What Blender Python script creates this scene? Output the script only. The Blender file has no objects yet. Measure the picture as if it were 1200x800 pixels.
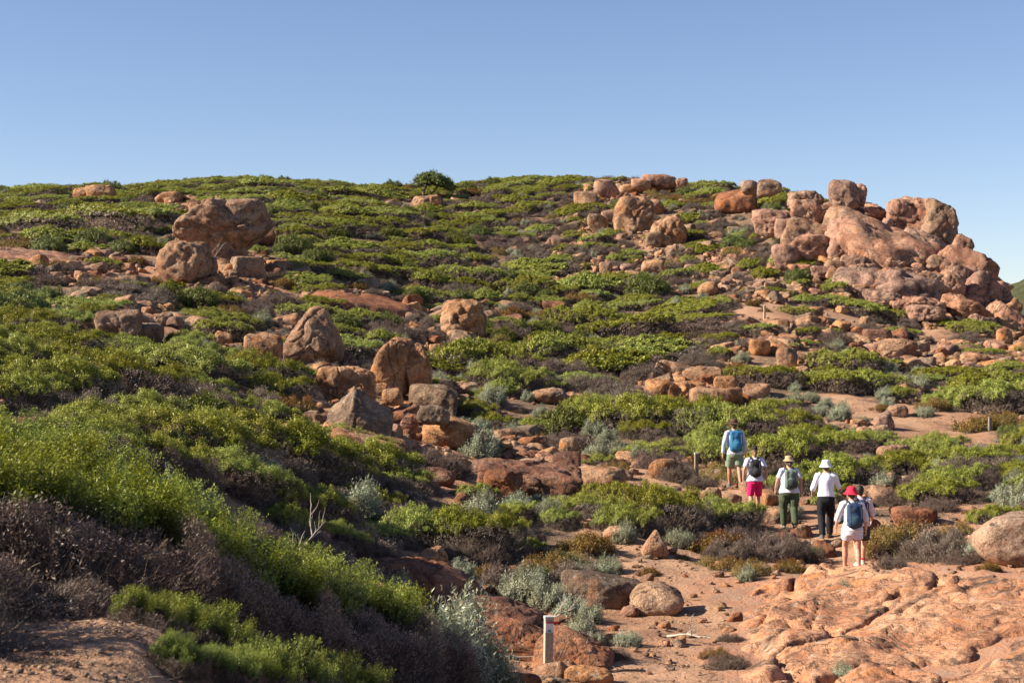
import bpy, bmesh, math, random
import numpy as np
from mathutils import Vector, Euler, Matrix

sc = bpy.context.scene
COL = sc.collection
R = math.radians
F = 1903.0                      # focal length in pixels of a 1200 px wide frame; camera at the origin, looking level along +y

# ------------------------------------------------------------------ camera, sky, sun
cam = bpy.data.cameras.new('camera')
cam.sensor_width = 36.0
cam.lens = 36.0 * F / 1200.0
cam.clip_start = 0.1
cam.clip_end = 6000
cam.dof.use_dof = True
cam.dof.focus_distance = 38.0
cam.dof.aperture_fstop = 6.3
camo = bpy.data.objects.new('camera', cam)
COL.objects.link(camo)
camo.location = (0, 0, 0)
camo.rotation_euler = (R(90), 0, 0)
sc.camera = camo
sc.view_settings.view_transform = 'Standard'
sc.view_settings.look = 'None'
sc.view_settings.exposure = 1.22
sc.view_settings.gamma = 1.0
sc.cycles.max_bounces = 5
sc.cycles.diffuse_bounces = 3
sc.cycles.transparent_max_bounces = 4

SUN_ELEV = 31.0
SUN_AZ = 263.0                  # compass bearing of the sun (0 = +y, 90 = +x): from the left
world = bpy.data.worlds.new('World')
sc.world = world
world.use_nodes = True
wn = world.node_tree
wn.nodes.clear()
wo = wn.nodes.new('ShaderNodeOutputWorld')
bg = wn.nodes.new('ShaderNodeBackground')
sky = wn.nodes.new('ShaderNodeTexSky')
sky.sky_type = 'NISHITA'
sky.sun_disc = False
sky.sun_elevation = R(SUN_ELEV)
sky.sun_rotation = R(SUN_AZ)
sky.altitude = 1800
sky.air_density = 1.0
sky.dust_density = 0.5
sky.ozone_density = 1.0
bg.inputs['Strength'].default_value = 0.056
tint = wn.nodes.new('ShaderNodeMix'); tint.data_type = 'RGBA'; tint.blend_type = 'MULTIPLY'; tint.inputs[0].default_value = 1.0
tint.inputs[7].default_value = (1.0, 0.985, 1.10, 1)
wn.links.new(sky.outputs[0], tint.inputs[6]); wn.links.new(tint.outputs[2], bg.inputs[0])
wn.links.new(bg.outputs[0], wo.inputs[0])

sunl = bpy.data.lights.new('sun', 'SUN')
sunl.energy = 5.0
sunl.angle = R(0.5)
sunl.color = (1.0, 0.90, 0.74)
suno = bpy.data.objects.new('sun', sunl)
COL.objects.link(suno)
sd = Vector((math.sin(R(SUN_AZ)) * math.cos(R(SUN_ELEV)), math.cos(R(SUN_AZ)) * math.cos(R(SUN_ELEV)), math.sin(R(SUN_ELEV))))
suno.rotation_euler = sd.to_track_quat('Z', 'Y').to_euler()
suno.location = (-60, -10, 40)

# ------------------------------------------------------------------ noise
rng = np.random.default_rng(7)
_perm = rng.permutation(4096).astype(np.int64)
_g = rng.normal(size=(4096, 3)); _g /= np.linalg.norm(_g, axis=1)[:, None]

def pnoise(p):
    p = np.asarray(p, float)
    i = np.floor(p).astype(np.int64); f = p - i
    w = f * f * f * (f * (f * 6 - 15) + 10)
    out = 0
    for dx in (0, 1):
        hx = _perm[(i[:, 0] + dx) & 4095]
        wx = w[:, 0] if dx else 1 - w[:, 0]
        for dy in (0, 1):
            hy = _perm[(hx + i[:, 1] + dy) & 4095]
            wy = w[:, 1] if dy else 1 - w[:, 1]
            for dz in (0, 1):
                h = _perm[(hy + i[:, 2] + dz) & 4095]
                g = _g[h]
                d = g[:, 0] * (f[:, 0] - dx) + g[:, 1] * (f[:, 1] - dy) + g[:, 2] * (f[:, 2] - dz)
                out = out + d * wx * wy * (w[:, 2] if dz else 1 - w[:, 2])
    return out * 1.6

def fbm(p, octs=4, gain=0.5, lac=2.03):
    a = 1.0; s = 0; q = np.asarray(p, float).copy()
    for k in range(octs):
        s = s + a * pnoise(q + 17.3 * k); a *= gain; q = q * lac
    return s

def n2(x, y, f, seed=0, octs=3, gain=0.5):
    return fbm(np.stack([x * f, y * f, np.full_like(x, seed * 7.31)], 1), octs, gain)

# ------------------------------------------------------------------ terrain height
# (column, distance, row): the ground seen in that direction at that distance
CTRL = [
 (-150,8.5,745),(-150,11,690),(-150,15,600),(-150,22,505),(-150,32,450),(-150,45,410),(-150,62,350),(-150,85,290),(-150,120,236),(-150,150,226),
 (0,6,900),(0,8.5,755),(0,10.5,700),(0,14,620),(0,20,552),(0,24,508),(0,32,462),(0,38,432),(0,46,402),(0,55,372),(0,64,338),(0,72,312),(0,80,292),(0,92,272),(0,106,248),(0,122,233),(0,150,233),
 (150,8.5,768),(150,11,718),(150,15,640),(150,22,555),(150,30,510),(150,36,478),(150,42,450),(150,48,415),(150,58,375),(150,68,342),(150,76,322),(150,84,300),(150,98,268),(150,112,245),(150,128,229),(150,155,229),
 (300,9,850),(300,12.8,762),(300,16,705),(300,20,660),(300,24,606),(300,30,548),(300,36,512),(300,44,472),(300,50,442),(300,58,410),(300,68,368),(300,78,330),(300,88,300),(300,104,262),(300,120,238),(300,134,222),(300,160,222),
 (430,14,800),(430,18,752),(450,24,700),(450,30,630),(450,35,580),(450,40,542),(450,44,512),(450,52,468),(450,62,420),(450,74,372),(450,88,326),(450,102,288),(450,118,256),(450,138,231),(450,165,232),
 (560,16,830),(560,20,775),(600,20,790),(600,24,735),(600,29.5,665),(600,35,605),(600,43,552),(600,50,512),(600,60,462),(600,72,412),(600,86,360),(600,102,314),(600,120,270),(600,145,225),(600,175,226),
 (750,19,815),(750,23,750),(750,28,692),(750,33,640),(750,38,596),(750,43,560),(750,50,520),(750,60,470),(750,72,422),(750,86,372),(750,100,325),(750,118,272),(750,134,236),(750,148,222),(750,180,230),
 (900,20,800),(900,25,726),(900,28.5,690),(1000,30.5,672),(1008,33,659),(965,36,630),(925,37,618),(884,38.5,602),(855,42,577),(816,44,563),(900,50,520),(900,58,478),(900,68,432),(900,80,384),(900,92,345),(900,104,306),(900,118,262),(900,128,238),(900,150,236),
 (1050,20,785),(1050,25,705),(1050,30,655),(1050,38,598),(1050,46,548),(1050,54,510),(1050,62,470),(1050,72,432),(1050,82,402),(1050,89,386),(1050,95,340),(1050,101,288),(1050,106,262),(1050,116,262),(1050,140,290),
 (960,92,352),(960,100,306),(960,107,258),(960,120,246),
 (1120,88,392),(1120,94,362),(1120,101,330),(1120,107,328),(1120,120,350),
 (1200,20,770),(1200,25,690),(1200,29,650),(1200,38,590),(1200,46,546),(1200,54,512),(1200,62,474),(1200,72,440),(1200,82,414),(1200,90,402),(1195,97,400),(1200,106,412),(1200,130,450),
 (1330,25,680),(1330,45,550),(1330,65,480),(1330,85,440),(1330,105,445),(1330,140,490),(1600,30,650),(1600,60,560),(1600,100,520),
]
pts = [((u - 600) / F * d, d, (400 - v) / F * d) for u, d, v in CTRL]
pts += [(0, 0, -1.7), (-6, 0, -1.5), (7, 0, -2.6), (-3, 4, -1.6), (0, 8, -2.2), (3, 12, -3.1), (8, 12, -3.4), (-8, 5, -1.3), (0, -14, -1.5), (-18, -10, -1.0), (18, -10, -3.5),
        (-30, 30, 0.3), (-45, 60, 4.5), (-60, 100, 9.5), (40, 30, -6), (-60, 15, 2.0),
        (-60, 210, 8.5), (0, 210, 10.0), (40, 200, 2), (-120, 200, 7), (90, 150, -18), (120, 80, -22), (80, 40, -12)]
P = np.array(pts)
def warp(x, y):
    return np.stack([x / (y + 20) * 2.2, np.log(np.maximum(y + 20, 0.5))], 1)
_W = warp(P[:, 0], P[:, 1])
def _tps(A, B):
    d2 = ((A[:, None, :] - B[None, :, :]) ** 2).sum(2)
    return 0.5 * d2 * np.log(d2 + 1e-9)
_hs = P[:, 1] + 20
_val = P[:, 2] / _hs
_n = len(P)
_K = np.zeros((_n + 3, _n + 3))
_K[:_n, :_n] = _tps(_W, _W) + np.eye(_n) * 2e-4
_Q = np.concatenate([np.ones((_n, 1)), _W], 1)
_K[:_n, _n:] = _Q; _K[_n:, :_n] = _Q.T
_c = np.linalg.solve(_K, np.concatenate([_val, np.zeros(3)]))

def base_z(x, y):
    x = np.asarray(x, float); y = np.asarray(y, float)
    out = np.empty_like(x)
    yc = np.clip(y, -17, 215); 
    xl = 0.75 * (yc + 20)
    xc = np.clip(x, -xl, xl)
    for s in range(0, len(x), 20000):
        w = warp(xc[s:s+20000], yc[s:s+20000])
        out[s:s+20000] = (_tps(w, _W) @ _c[:_n] + np.concatenate([np.ones((len(w), 1)), w], 1) @ _c[_n:]) * (yc[s:s+20000] + 20)
    far = np.clip((y - 165) / 140, 0, 1); far = far * far * (3 - 2 * far)
    side = np.clip((np.abs(x) - xl) / 150, 0, 1); side = side * side * (3 - 2 * side)
    k = 1 - (1 - far) * (1 - side)
    return out * (1 - k) + (-30.0) * k

def gz(x, y):
    x = np.atleast_1d(np.asarray(x, float)); y = np.atleast_1d(np.asarray(y, float))
    z = base_z(x, y)
    fade = np.clip(1.2 - y / 400, 0, 1)
    return z + fade * (0.16 * n2(x, y, 0.33, 1, 2) + 0.05 * n2(x, y, 1.3, 2, 3))

def gz1(x, y):
    return float(gz(x, y)[0])

def proj(x, y, z):
    return 600 + F * x / y, 400 - F * z / y

_D = np.geomspace(5, 175, 700)
def hit(u, v, dmin=5.0):
    """first point of the ground seen through (u, v)"""
    d = _D[_D >= dmin]
    x = (u - 600) / F * d
    z = (400 - v) / F * d
    g = gz(x, d) - z
    k = np.where(g >= 0)[0]
    if len(k) == 0:
        j = int(np.argmax(g)); return float(x[j]), float(d[j])
    j = int(k[0])
    if j == 0: return float(x[0]), float(d[0])
    t = -g[j-1] / (g[j] - g[j-1] + 1e-9)
    dd = d[j-1] + t * (d[j] - d[j-1])
    return (u - 600) / F * dd, float(dd)

# what covers the ground, by direction: 30 columns of 40 px, rows of 20 px from row 215
COVER = [
"GGGGGGGGGGGGGGGGgrryGrGrgccccc",
"GGGGGrrGGGGggmgggmrmgggrcccccc",
"GGGGGrrmGGGGGGGgmmrmmttccccccc",
"yGGGgrrmGGGGGGggmmmrmttccccccc",
"RRrrrrrrGGGGGGGgmmmrmrttrccccc",
"GrrrRrrrrGGGGGGgrrmgmrrtmrcccc",
"GGmtttmrRrrgGGGGGGtggrrrrrcccc",
"GGGrrGGgGmRRrmmgGGGmgbbbmGGrcc",
"GGGrRmgsrrGtrrtsGGGGmrrrrrmrGr",
"GGGGGGrmrrGsrrGGGGgGGmrmgrrrrr",
"GGGGGGgggrrrGGGGGGGGmrGrGGrrrr",
"GGGGGGggGrrrGtGGtggrrmGsGGsGGG",
"GGGGgtGmGrrrrrttrGGrrmGsstrbrG",
"GGGtttGgGrrrrsmGGGGGGGGtssbbby",
"RGGGGGGrrrrrrsssGGGGGGGGtrGGGG",
"GGGGGGGGGGGrmrrrgsGGGGGGGGGGGG",
"GGGGGGGttttGmrrrrrrmrbgGGGGGGG",
"GGGGGGttttttrRRrrbrrbrGGGGtGGG",
"GGGGGGttttGgsrrGGGGGGbbbtrrGGs",
"tGGGGGGtttGGGGsGGGGGGGGtbyyyRR",
"ttGGGGGttttGGtmysrggtttbbytRRR",
"tttttGGGGtsGGttmgsbbyyybbbstRR",
"tttttGGGGssgrrssssrbbbbRRRRRRR",
"tttttGGGGtsRRsssttbbRRRRRRRRRR",
"ttttttGGGtsrRRRsssRbbRRRRRRRRR",
"ttttttttGtssRRRRsssbbbRRRRRRRR",
"ttttttttttssRRRRrssbbRRRRRRRRR",
"tttttttttttsGRRRrbbbRRRRRRRRRR",
"tttttttttttGGGRRrbbbbRRRRRRRRR",
"tttttttttttGGGRRrbbbbRRRRRRRRR",
]
assert all(len(r) == 30 for r in COVER), [len(r) for r in COVER]
_CM = np.array([list(r) for r in COVER])
def cover(u, v):
    c = np.clip((np.asarray(u) / 40).astype(int), 0, 29); r = np.clip(((np.asarray(v) - 215) / 20).astype(int), 0, 29)
    return _CM[r, c]

# ------------------------------------------------------------------ materials
def new_mat(name):
    m = bpy.data.materials.new(name); m.use_nodes = True
    nt = m.node_tree; nt.nodes.clear()
    return m, nt
class NT:
    def __init__(s, nt): s.nt = nt
    def n(s, t, **kw):
        x = s.nt.nodes.new(t)
        for k, v in kw.items(): setattr(x, k, v)
        return x
    def l(s, a, b): s.nt.links.new(a, b)
    def noise(s, vec, scale, detail=3, rough=0.55, dist=0.0):
        x = s.n('ShaderNodeTexNoise'); x.inputs['Scale'].default_value = scale; x.inputs['Detail'].default_value = detail
        x.inputs['Roughness'].default_value = rough; x.inputs['Distortion'].default_value = dist
        if vec is not None: s.l(vec, x.inputs['Vector'])
        return x.outputs['Fac']
    def ramp(s, fac, stops):
        x = s.n('ShaderNodeValToRGB'); e = x.color_ramp.elements
        while len(e) < len(stops): e.new(0.5)
        for i, (p, c) in enumerate(stops):
            e[i].position = p; e[i].color = (c[0], c[1], c[2], 1) if len(c) == 3 else c
        s.l(fac, x.inputs[0]); return x.outputs[0]
    def mix(s, fac, a, b, blend='MIX'):
        x = s.n('ShaderNodeMix', data_type='RGBA', blend_type=blend)
        for val, idx in ((fac, 0), (a, 6), (b, 7)):
            if hasattr(val, 'links'): s.l(val, x.inputs[idx])
            elif idx == 0: x.inputs[0].default_value = val
            else: x.inputs[idx].default_value = (val[0], val[1], val[2], 1)
        return x.outputs[2]
    def math(s, op, a, b=None, clamp=False):
        x = s.n('ShaderNodeMath', operation=op, use_clamp=clamp)
        for i, v in enumerate((a, b)):
            if v is None: continue
            if hasattr(v, 'links'): s.l(v, x.inputs[i])
            else: x.inputs[i].default_value = v
        return x.outputs[0]
    def step(s, v, a, b):
        x = s.n('ShaderNodeMapRange', interpolation_type='SMOOTHSTEP')
        s.l(v, x.inputs[0]); x.inputs[1].default_value = a; x.inputs[2].default_value = b
        return x.outputs[0]
    def out(s, col, rough=0.85, bump=None, bstr=0.5, bdist=0.02, spec=0.3, transl=None):
        b = s.n('ShaderNodeBsdfPrincipled')
        if hasattr(col, 'links'): s.l(col, b.inputs['Base Color'])
        else: b.inputs['Base Color'].default_value = (*col, 1)
        if hasattr(rough, 'links'): s.l(rough, b.inputs['Roughness'])
        else: b.inputs['Roughness'].default_value = rough
        b.inputs['Specular IOR Level'].default_value = spec
        if bump is not None:
            bp = s.n('ShaderNodeBump'); bp.inputs['Strength'].default_value = bstr; bp.inputs['Distance'].default_value = bdist
            s.l(bump, bp.inputs['Height']); s.l(bp.outputs[0], b.inputs['Normal'])
        o = s.n('ShaderNodeOutputMaterial')
        sh = b.outputs[0]
        if transl is not None:
            t = s.n('ShaderNodeBsdfTranslucent'); s.l(transl[1], t.inputs[0])
            mx = s.n('ShaderNodeMixShader'); mx.inputs[0].default_value = transl[0]
            s.l(sh, mx.inputs[1]); s.l(t.outputs[0], mx.inputs[2]); sh = mx.outputs[0]
        s.l(sh, o.inputs[0])

def rock_material(name, c1, c2, c3, dark=0.5, lich=0.5, seed=0.0, world_space=False, bump=0.10, patina=0.8, joint=0.013, jscale=0.85):
    m, nt = new_mat(name); k = NT(nt)
    tc = k.n('ShaderNodeTexCoord'); geo = k.n('ShaderNodeNewGeometry'); oi = k.n('ShaderNodeObjectInfo')
    mp = k.n('ShaderNodeVectorMath', operation='ADD')
    if world_space: k.l(geo.outputs['Position'], mp.inputs[0])
    else:
        k.l(geo.outputs['Position'], mp.inputs[0])
    mp.inputs[1].default_value = (seed, seed * 2.1, 0)
    v = mp.outputs[0]
    big = k.noise(v, 0.55, 4, 0.6); mid = k.noise(v, 2.3, 5, 0.65); fine = k.noise(v, 14, 4, 0.7); grain = k.noise(v, 60, 3, 0.7)
    col = k.mix(k.step(big, 0.38, 0.62), c1, c2)
    col = k.mix(k.step(mid, 0.45, 0.72), col, c3)
    pat = k.noise(v, 0.95, 5, 0.62, 0.8)
    col = k.mix(k.math('MULTIPLY', k.step(pat, 0.47, 0.60), patina), col, (c1[0] * 0.46, c1[1] * 0.42, c1[2] * 0.42))
    # weathered dark stains and pale lichen, patchy
    st = k.noise(v, 1.1, 6, 0.7, 0.6)
    stm = k.math('MULTIPLY', k.step(st, 0.52, 0.66), dark)
    col = k.mix(stm, col, (0.085, 0.058, 0.045))
    vn = k.noise(v, 3.4, 5, 0.75, 1.2)
    col = k.mix(k.math('MULTIPLY', k.step(k.math('ABSOLUTE', k.math('SUBTRACT', vn, 0.5)), 0.022, 0.004), 0.75), col, (0.07, 0.045, 0.035))
    vb_ = k.noise(v, jscale, 4, 0.6, 1.2)
    col = k.mix(k.math('MULTIPLY', k.step(k.math('ABSOLUTE', k.math('SUBTRACT', vb_, 0.5)), joint, 0.003), 0.8), col, (0.06, 0.04, 0.03))
    li = k.noise(v, 5.5, 6, 0.75, 0.3)
    col = k.mix(k.math('MULTIPLY', k.step(li, 0.55, 0.68), lich), col, (0.36, 0.35, 0.30))
    li2 = k.noise(v, 9.0, 5, 0.8)
    col = k.mix(k.math('MULTIPLY', k.step(li2, 0.60, 0.70), lich * 0.9), col, (0.10, 0.085, 0.07))
    col = k.mix(k.math('MULTIPLY', k.step(k.noise(v, 1.7, 4, 0.6), 0.56, 0.72), 0.55), col, (0.48, 0.20, 0.09))
    sp = k.ramp(fine, [(0.25, (0.62, 0.60, 0.58)), (0.5, (1, 1, 1)), (0.8, (1.25, 1.22, 1.2))])
    col = k.mix(0.85, col, sp, 'MULTIPLY')
    gr = k.ramp(grain, [(0.3, (0.7, 0.7, 0.7)), (0.7, (1.2, 1.2, 1.2))])
    col = k.mix(0.7, col, gr, 'MULTIPLY')
    hv = k.n('ShaderNodeHueSaturation'); k.l(col, hv.inputs['Color'])
    k.l(k.math('ADD', k.math('MULTIPLY', oi.outputs['Random'], 0.4), 0.95), hv.inputs['Value'])
    k.l(k.math('ADD', k.math('MULTIPLY', oi.outputs['Random'], 0.25), 0.92), hv.inputs['Saturation'])
    hgt = k.math('ADD', k.math('MULTIPLY', mid, 1.2), k.math('ADD', k.math('MULTIPLY', fine, 0.7), k.math('MULTIPLY', grain, 0.22)))
    k.out(hv.outputs[0], 0.9, hgt, 1.0, bump, 0.2)
    return m

M = {}
M['rock'] = rock_material('granite', (0.37, 0.20, 0.115), (0.34, 0.215, 0.14), (0.44, 0.285, 0.185), 0.75, 0.6, 0)
M['rock_red'] = rock_material('red_granite', (0.25, 0.105, 0.060), (0.32, 0.155, 0.09), (0.22, 0.11, 0.07), 0.7, 0.35, 9)
M['rock_pink'] = rock_material('pink_granite', (0.40, 0.215, 0.15), (0.43, 0.26, 0.18), (0.34, 0.18, 0.125), 0.5, 0.4, 21, joint=0.022, jscale=0.5)
M['rock_orange'] = rock_material('orange_granite', (0.43, 0.23, 0.125), (0.44, 0.28, 0.175), (0.36, 0.185, 0.10), 0.5, 0.45, 33)
M['rock_pale'] = rock_material('pale_granite', (0.46, 0.29, 0.19), (0.47, 0.32, 0.22), (0.40, 0.24, 0.155), 0.35, 0.5, 61)
M['rock_sheet'] = rock_material('sheet_granite', (0.42, 0.215, 0.13), (0.43, 0.255, 0.165), (0.32, 0.155, 0.095), 1.0, 0.6, 77, bump=0.05, patina=0.45)
M['rock_grey'] = rock_material('grey_granite', (0.24, 0.165, 0.11), (0.32, 0.22, 0.145), (0.27, 0.165, 0.11), 0.8, 0.7, 45)

def ground_material():
    m, nt = new_mat('sandy_soil'); k = NT(nt)
    geo = k.n('ShaderNodeNewGeometry'); v = geo.outputs['Position']
    at = k.n('ShaderNodeAttribute'); at.attribute_name = 'bare'
    a2 = k.n('ShaderNodeAttribute'); a2.attribute_name = 'slab'
    big = k.noise(v, 0.4, 4, 0.6); mid = k.noise(v, 2.6, 5, 0.65); fine = k.noise(v, 18, 4, 0.7); grain = k.noise(v, 70, 2, 0.6)
    soil = k.mix(k.step(big, 0.4, 0.6), (0.34, 0.185, 0.11), (0.42, 0.25, 0.155))
    soil = k.mix(k.step(mid, 0.52, 0.7), soil, (0.25, 0.14, 0.085))
    litter = k.mix(k.step(fine, 0.4, 0.62), (0.11, 0.075, 0.05), (0.24, 0.16, 0.10))
    lm = k.step(k.math('ADD', k.math('SUBTRACT', k.noise(v, 1.4, 5, 0.7), at.outputs['Fac']), 0.0), 0.32, 0.5)
    col = k.mix(lm, soil, litter)
    peb = k.n('ShaderNodeTexVoronoi'); peb.inputs['Scale'].default_value = 9; k.l(v, peb.inputs['Vector'])
    pm = k.math('MULTIPLY', k.step(peb.outputs['Distance'], 0.30, 0.22), 0.18)
    col = k.mix(pm, col, (0.46, 0.28, 0.18))
    rk = k.mix(k.step(mid, 0.42, 0.65), (0.40, 0.20, 0.12), (0.36, 0.22, 0.15))
    col = k.mix(a2.outputs['Fac'], col, rk)
    col = k.mix(0.8, col, k.ramp(grain, [(0.3, (0.72, 0.72, 0.72)), (0.7, (1.2, 1.2, 1.2))]), 'MULTIPLY')
    h = k.math('ADD', mid, k.math('ADD', k.math('MULTIPLY', fine, 0.5), k.math('MULTIPLY', pm, 0.8)))
    k.out(col, 0.95, h, 0.9, 0.06, 0.1)
    return m
M['ground'] = ground_material()

def leaf_material(name, cs, var=0.25, transl=0.22, rough=0.5, spec=0.35, huev=0.03):
    """cs: three leaf colours from dark to light, chosen by the per-shoot attribute 'tint'"""
    m, nt = new_mat(name); k = NT(nt)
    at = k.n('ShaderNodeAttribute'); at.attribute_name = 'tint'
    oi = k.n('ShaderNodeObjectInfo'); geo = k.n('ShaderNodeNewGeometry')
    col = k.ramp(at.outputs['Fac'], [(0.0, cs[0]), (0.5, cs[1]), (1.0, cs[2])])
    reg = k.noise(geo.outputs['Position'], 0.45, 3, 0.6)
    hv = k.n('ShaderNodeHueSaturation'); k.l(col, hv.inputs['Color'])
    r = k.math('SUBTRACT', oi.outputs['Random'], 0.5)
    k.l(k.math('ADD', k.math('MULTIPLY', r, huev), k.math('ADD', 0.489, k.math('MULTIPLY', k.math('SUBTRACT', reg, 0.5), 0.08))), hv.inputs['Hue'])
    k.l(k.math('ADD', k.math('MULTIPLY', r, var), 1.0), hv.inputs['Value'])
    k.l(k.math('ADD', 0.99, k.math('MULTIPLY', r, -0.2)), hv.inputs['Saturation'])
    k.out(hv.outputs[0], rough, spec=spec, transl=(transl, hv.outputs[0]))
    return m
M['leaf'] = leaf_material('heath_leaf', [(0.085, 0.10, 0.016), (0.225, 0.25, 0.032), (0.36, 0.385, 0.06)], 0.5)
M['leaf_near'] = leaf_material('fresh_leaf', [(0.03, 0.05, 0.010), (0.13, 0.17, 0.020), (0.31, 0.35, 0.045)], 0.3)  # low tone darkened to paint shade into the gaps between tufts
M['leaf_dark'] = leaf_material('dark_leaf', [(0.04, 0.055, 0.014), (0.10, 0.125, 0.022), (0.18, 0.20, 0.03)], 0.4)
M['leaf_silver'] = leaf_material('silver_leaf', [(0.13, 0.145, 0.08), (0.24, 0.26, 0.16), (0.38, 0.39, 0.27)], 0.3, 0.12)
M['leaf_rust'] = leaf_material('rusty_leaf', [(0.13, 0.10, 0.02), (0.22, 0.17, 0.03), (0.26, 0.13, 0.04)], 0.4, 0.15, huev=0.04)
M['leaf_dry'] = leaf_material('dry_twig_tip', [(0.10, 0.07, 0.05), (0.17, 0.125, 0.09), (0.26, 0.20, 0.15)], 0.3, 0.08)
def simple(name, col, rough=0.9, scale=8, amt=0.35, spec=0.2):
    m, nt = new_mat(name); k = NT(nt)
    geo = k.n('ShaderNodeNewGeometry')
    f = k.noise(geo.outputs['Position'], scale, 4, 0.65)
    c = k.mix(amt, col, k.ramp(f, [(0.3, (0.45, 0.45, 0.45)), (0.7, (1.5, 1.5, 1.5))]), 'MULTIPLY')
    k.out(c, rough, f, 0.4, 0.01, spec)
    return m
M['twig'] = simple('grey_twig', (0.155, 0.115, 0.092), 0.9, 3.0, 0.8)
M['core'] = simple('inner_twig_mass', (0.075, 0.055, 0.042), 1.0, 5, 0.6, 0.0)  # solid core added inside shrubs, dark brown as dead twigs, blocks see-through
M['wood'] = simple('bleached_wood', (0.42, 0.36, 0.29), 0.85, 14, 0.6)

# ------------------------------------------------------------------ mesh helpers
def mesh_from(name, v, f, mats, mi=None, attrs=None, smooth=True):
    """v (n,3); f (m,3) or (m,4) int arrays, or a list of such arrays"""
    fs = f if isinstance(f, list) else [f]
    fs = [np.asarray(a, np.int32) for a in fs if len(a)]
    me = bpy.data.meshes.new(name)
    v = np.asarray(v, np.float32)
    me.vertices.add(len(v)); me.vertices.foreach_set('co', v.ravel())
    loops = np.concatenate([a.ravel() for a in fs]); sizes = np.concatenate([np.full(len(a), a.shape[1], np.int32) for a in fs])
    me.loops.add(len(loops)); me.loops.foreach_set('vertex_index', loops)
    me.polygons.add(len(sizes))
    st = np.concatenate([[0], np.cumsum(sizes)[:-1]]).astype(np.int32)
    me.polygons.foreach_set('loop_start', st)
    try: me.polygons.foreach_set('loop_total', sizes)
    except Exception: pass
    for m in (mats if isinstance(mats, list) else [mats]): me.materials.append(m)
    if mi is not None: me.polygons.foreach_set('material_index', np.asarray(mi, np.int32))
    me.polygons.foreach_set('use_smooth', np.full(len(sizes), smooth))
    for an, av in (attrs or {}).items():
        a = me.attributes.new(an, 'FLOAT', 'POINT'); a.data.foreach_set('value', np.asarray(av, np.float32))
    me.update(calc_edges=True)
    return me

def link(name, me, parent=None, loc=None, rot=None, scl=None):
    o = bpy.data.objects.new(name, me); COL.objects.link(o)
    if parent is not None: o.parent = parent
    if loc is not None: o.location = loc
    if rot is not None: o.rotation_euler = rot
    if scl is not None: o.scale = scl
    return o

def tag(o, label=None, cat=None, group=None, kind=None):
    if label: o['label'] = label
    if cat: o['category'] = cat
    if group: o['group'] = group
    if kind: o['kind'] = kind
    return o

# ------------------------------------------------------------------ the ground sheet
PATH = []      # filled as world points, also used to keep plants off the path
for u, v in [(700, 830), (745, 775), (790, 735), (800, 705), (850, 690), (905, 690), (955, 680), (1000, 671)]:
    PATH.append(hit(u, v))
PATH += [((1008 - 600) / F * 33, 33), ((965 - 600) / F * 36, 36), ((925 - 600) / F * 37, 37), ((884 - 600) / F * 38.5, 38.5), ((855 - 600) / F * 42, 42), ((800 - 600) / F * 43, 43), ((740 - 600) / F * 42, 42)]
PATH = np.array(PATH)
UP = np.array([hit(u, v) for u, v in [(1115, 512), (1060, 500), (1000, 485), (975, 470)]])
UP2 = np.array([hit(u, v) for u, v in [(810, 385), (860, 378), (920, 372), (985, 372)]])
def path_dist(x, y):
    best = np.full(len(x), 1e9)
    for pl in (PATH, UP, UP2):
        for a, b in zip(pl[:-1], pl[1:]):
            ab = b - a; L = (ab ** 2).sum()
            t = np.clip(((x - a[0]) * ab[0] + (y - a[1]) * ab[1]) / L, 0, 1)
            best = np.minimum(best, np.hypot(x - a[0] - t * ab[0], y - a[1] - t * ab[1]))
    return best

def build_ground():
    Y = np.concatenate([np.linspace(math.log(2.5), math.log(25), 60)[:-1], np.linspace(math.log(25), math.log(185), 560), np.linspace(math.log(185), math.log(4000), 60)[1:]])
    X = np.concatenate([np.linspace(-2.2, -0.36, 30)[:-1], np.linspace(-0.36, 0.36, 220), np.linspace(0.36, 2.2, 30)[1:]])
    yy = np.exp(Y) - 20
    gx = (X[None, :] * (yy[:, None] + 20)).ravel(); gy = np.repeat(yy, len(X))
    z = gz(gx, gy)
    near = (gy > 5) & (gy < 180)
    # fine relief: rubble and small steps
    rel = np.zeros_like(z)
    q = np.stack([gx, gy, z], 1)[near]
    rel[near] = 0.035 * np.abs(fbm(q * 2.1, 3)) + 0.018 * fbm(q * 6.0, 2)
    u, v = proj(gx, np.maximum(gy, 1), z)
    cv = cover(u, v)
    rr = np.isin(cv, ['r', 'm']) & near
    rel[rr] *= 2.2
    pd = path_dist(gx, gy)
    on = np.clip(1.6 - pd, 0, 1)
    z = z + rel * (1 - 0.7 * on)
    bare = np.where(cv == 'b', 0.5, np.where(cv == 'r', 0.18, np.where(cv == 'm', 0.1, np.where(cv == 'R', 0.4, 0.0))))
    bare = np.maximum(bare, on * 0.6)
    bare = np.where((gy < 11) & (gy > 3), 0.2, bare)
    slab = np.where(cv == 'R', 1.0, 0.0)
    def blur(a, n=4):
        a = a.reshape(len(yy), len(X)).copy()
        for _ in range(n):
            b = a.copy(); b[1:-1] = (a[:-2] + a[1:-1] * 2 + a[2:]) / 4
            a = b.copy(); a[:, 1:-1] = (b[:, :-2] + b[:, 1:-1] * 2 + b[:, 2:]) / 4
        return a.ravel()
    ny, nx = len(yy), len(X)
    i = np.arange((ny - 1) * (nx - 1)); r_, c_ = i // (nx - 1), i % (nx - 1)
    a = r_ * nx + c_
    f = np.stack([a, a + 1, a + nx + 1, a + nx], 1)
    me = mesh_from('ground', np.stack([gx, gy, z], 1), f, M['ground'], attrs={'bare': blur(bare), 'slab': blur(slab)})
    tag(link('ground', me), kind='structure')
build_ground()

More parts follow.
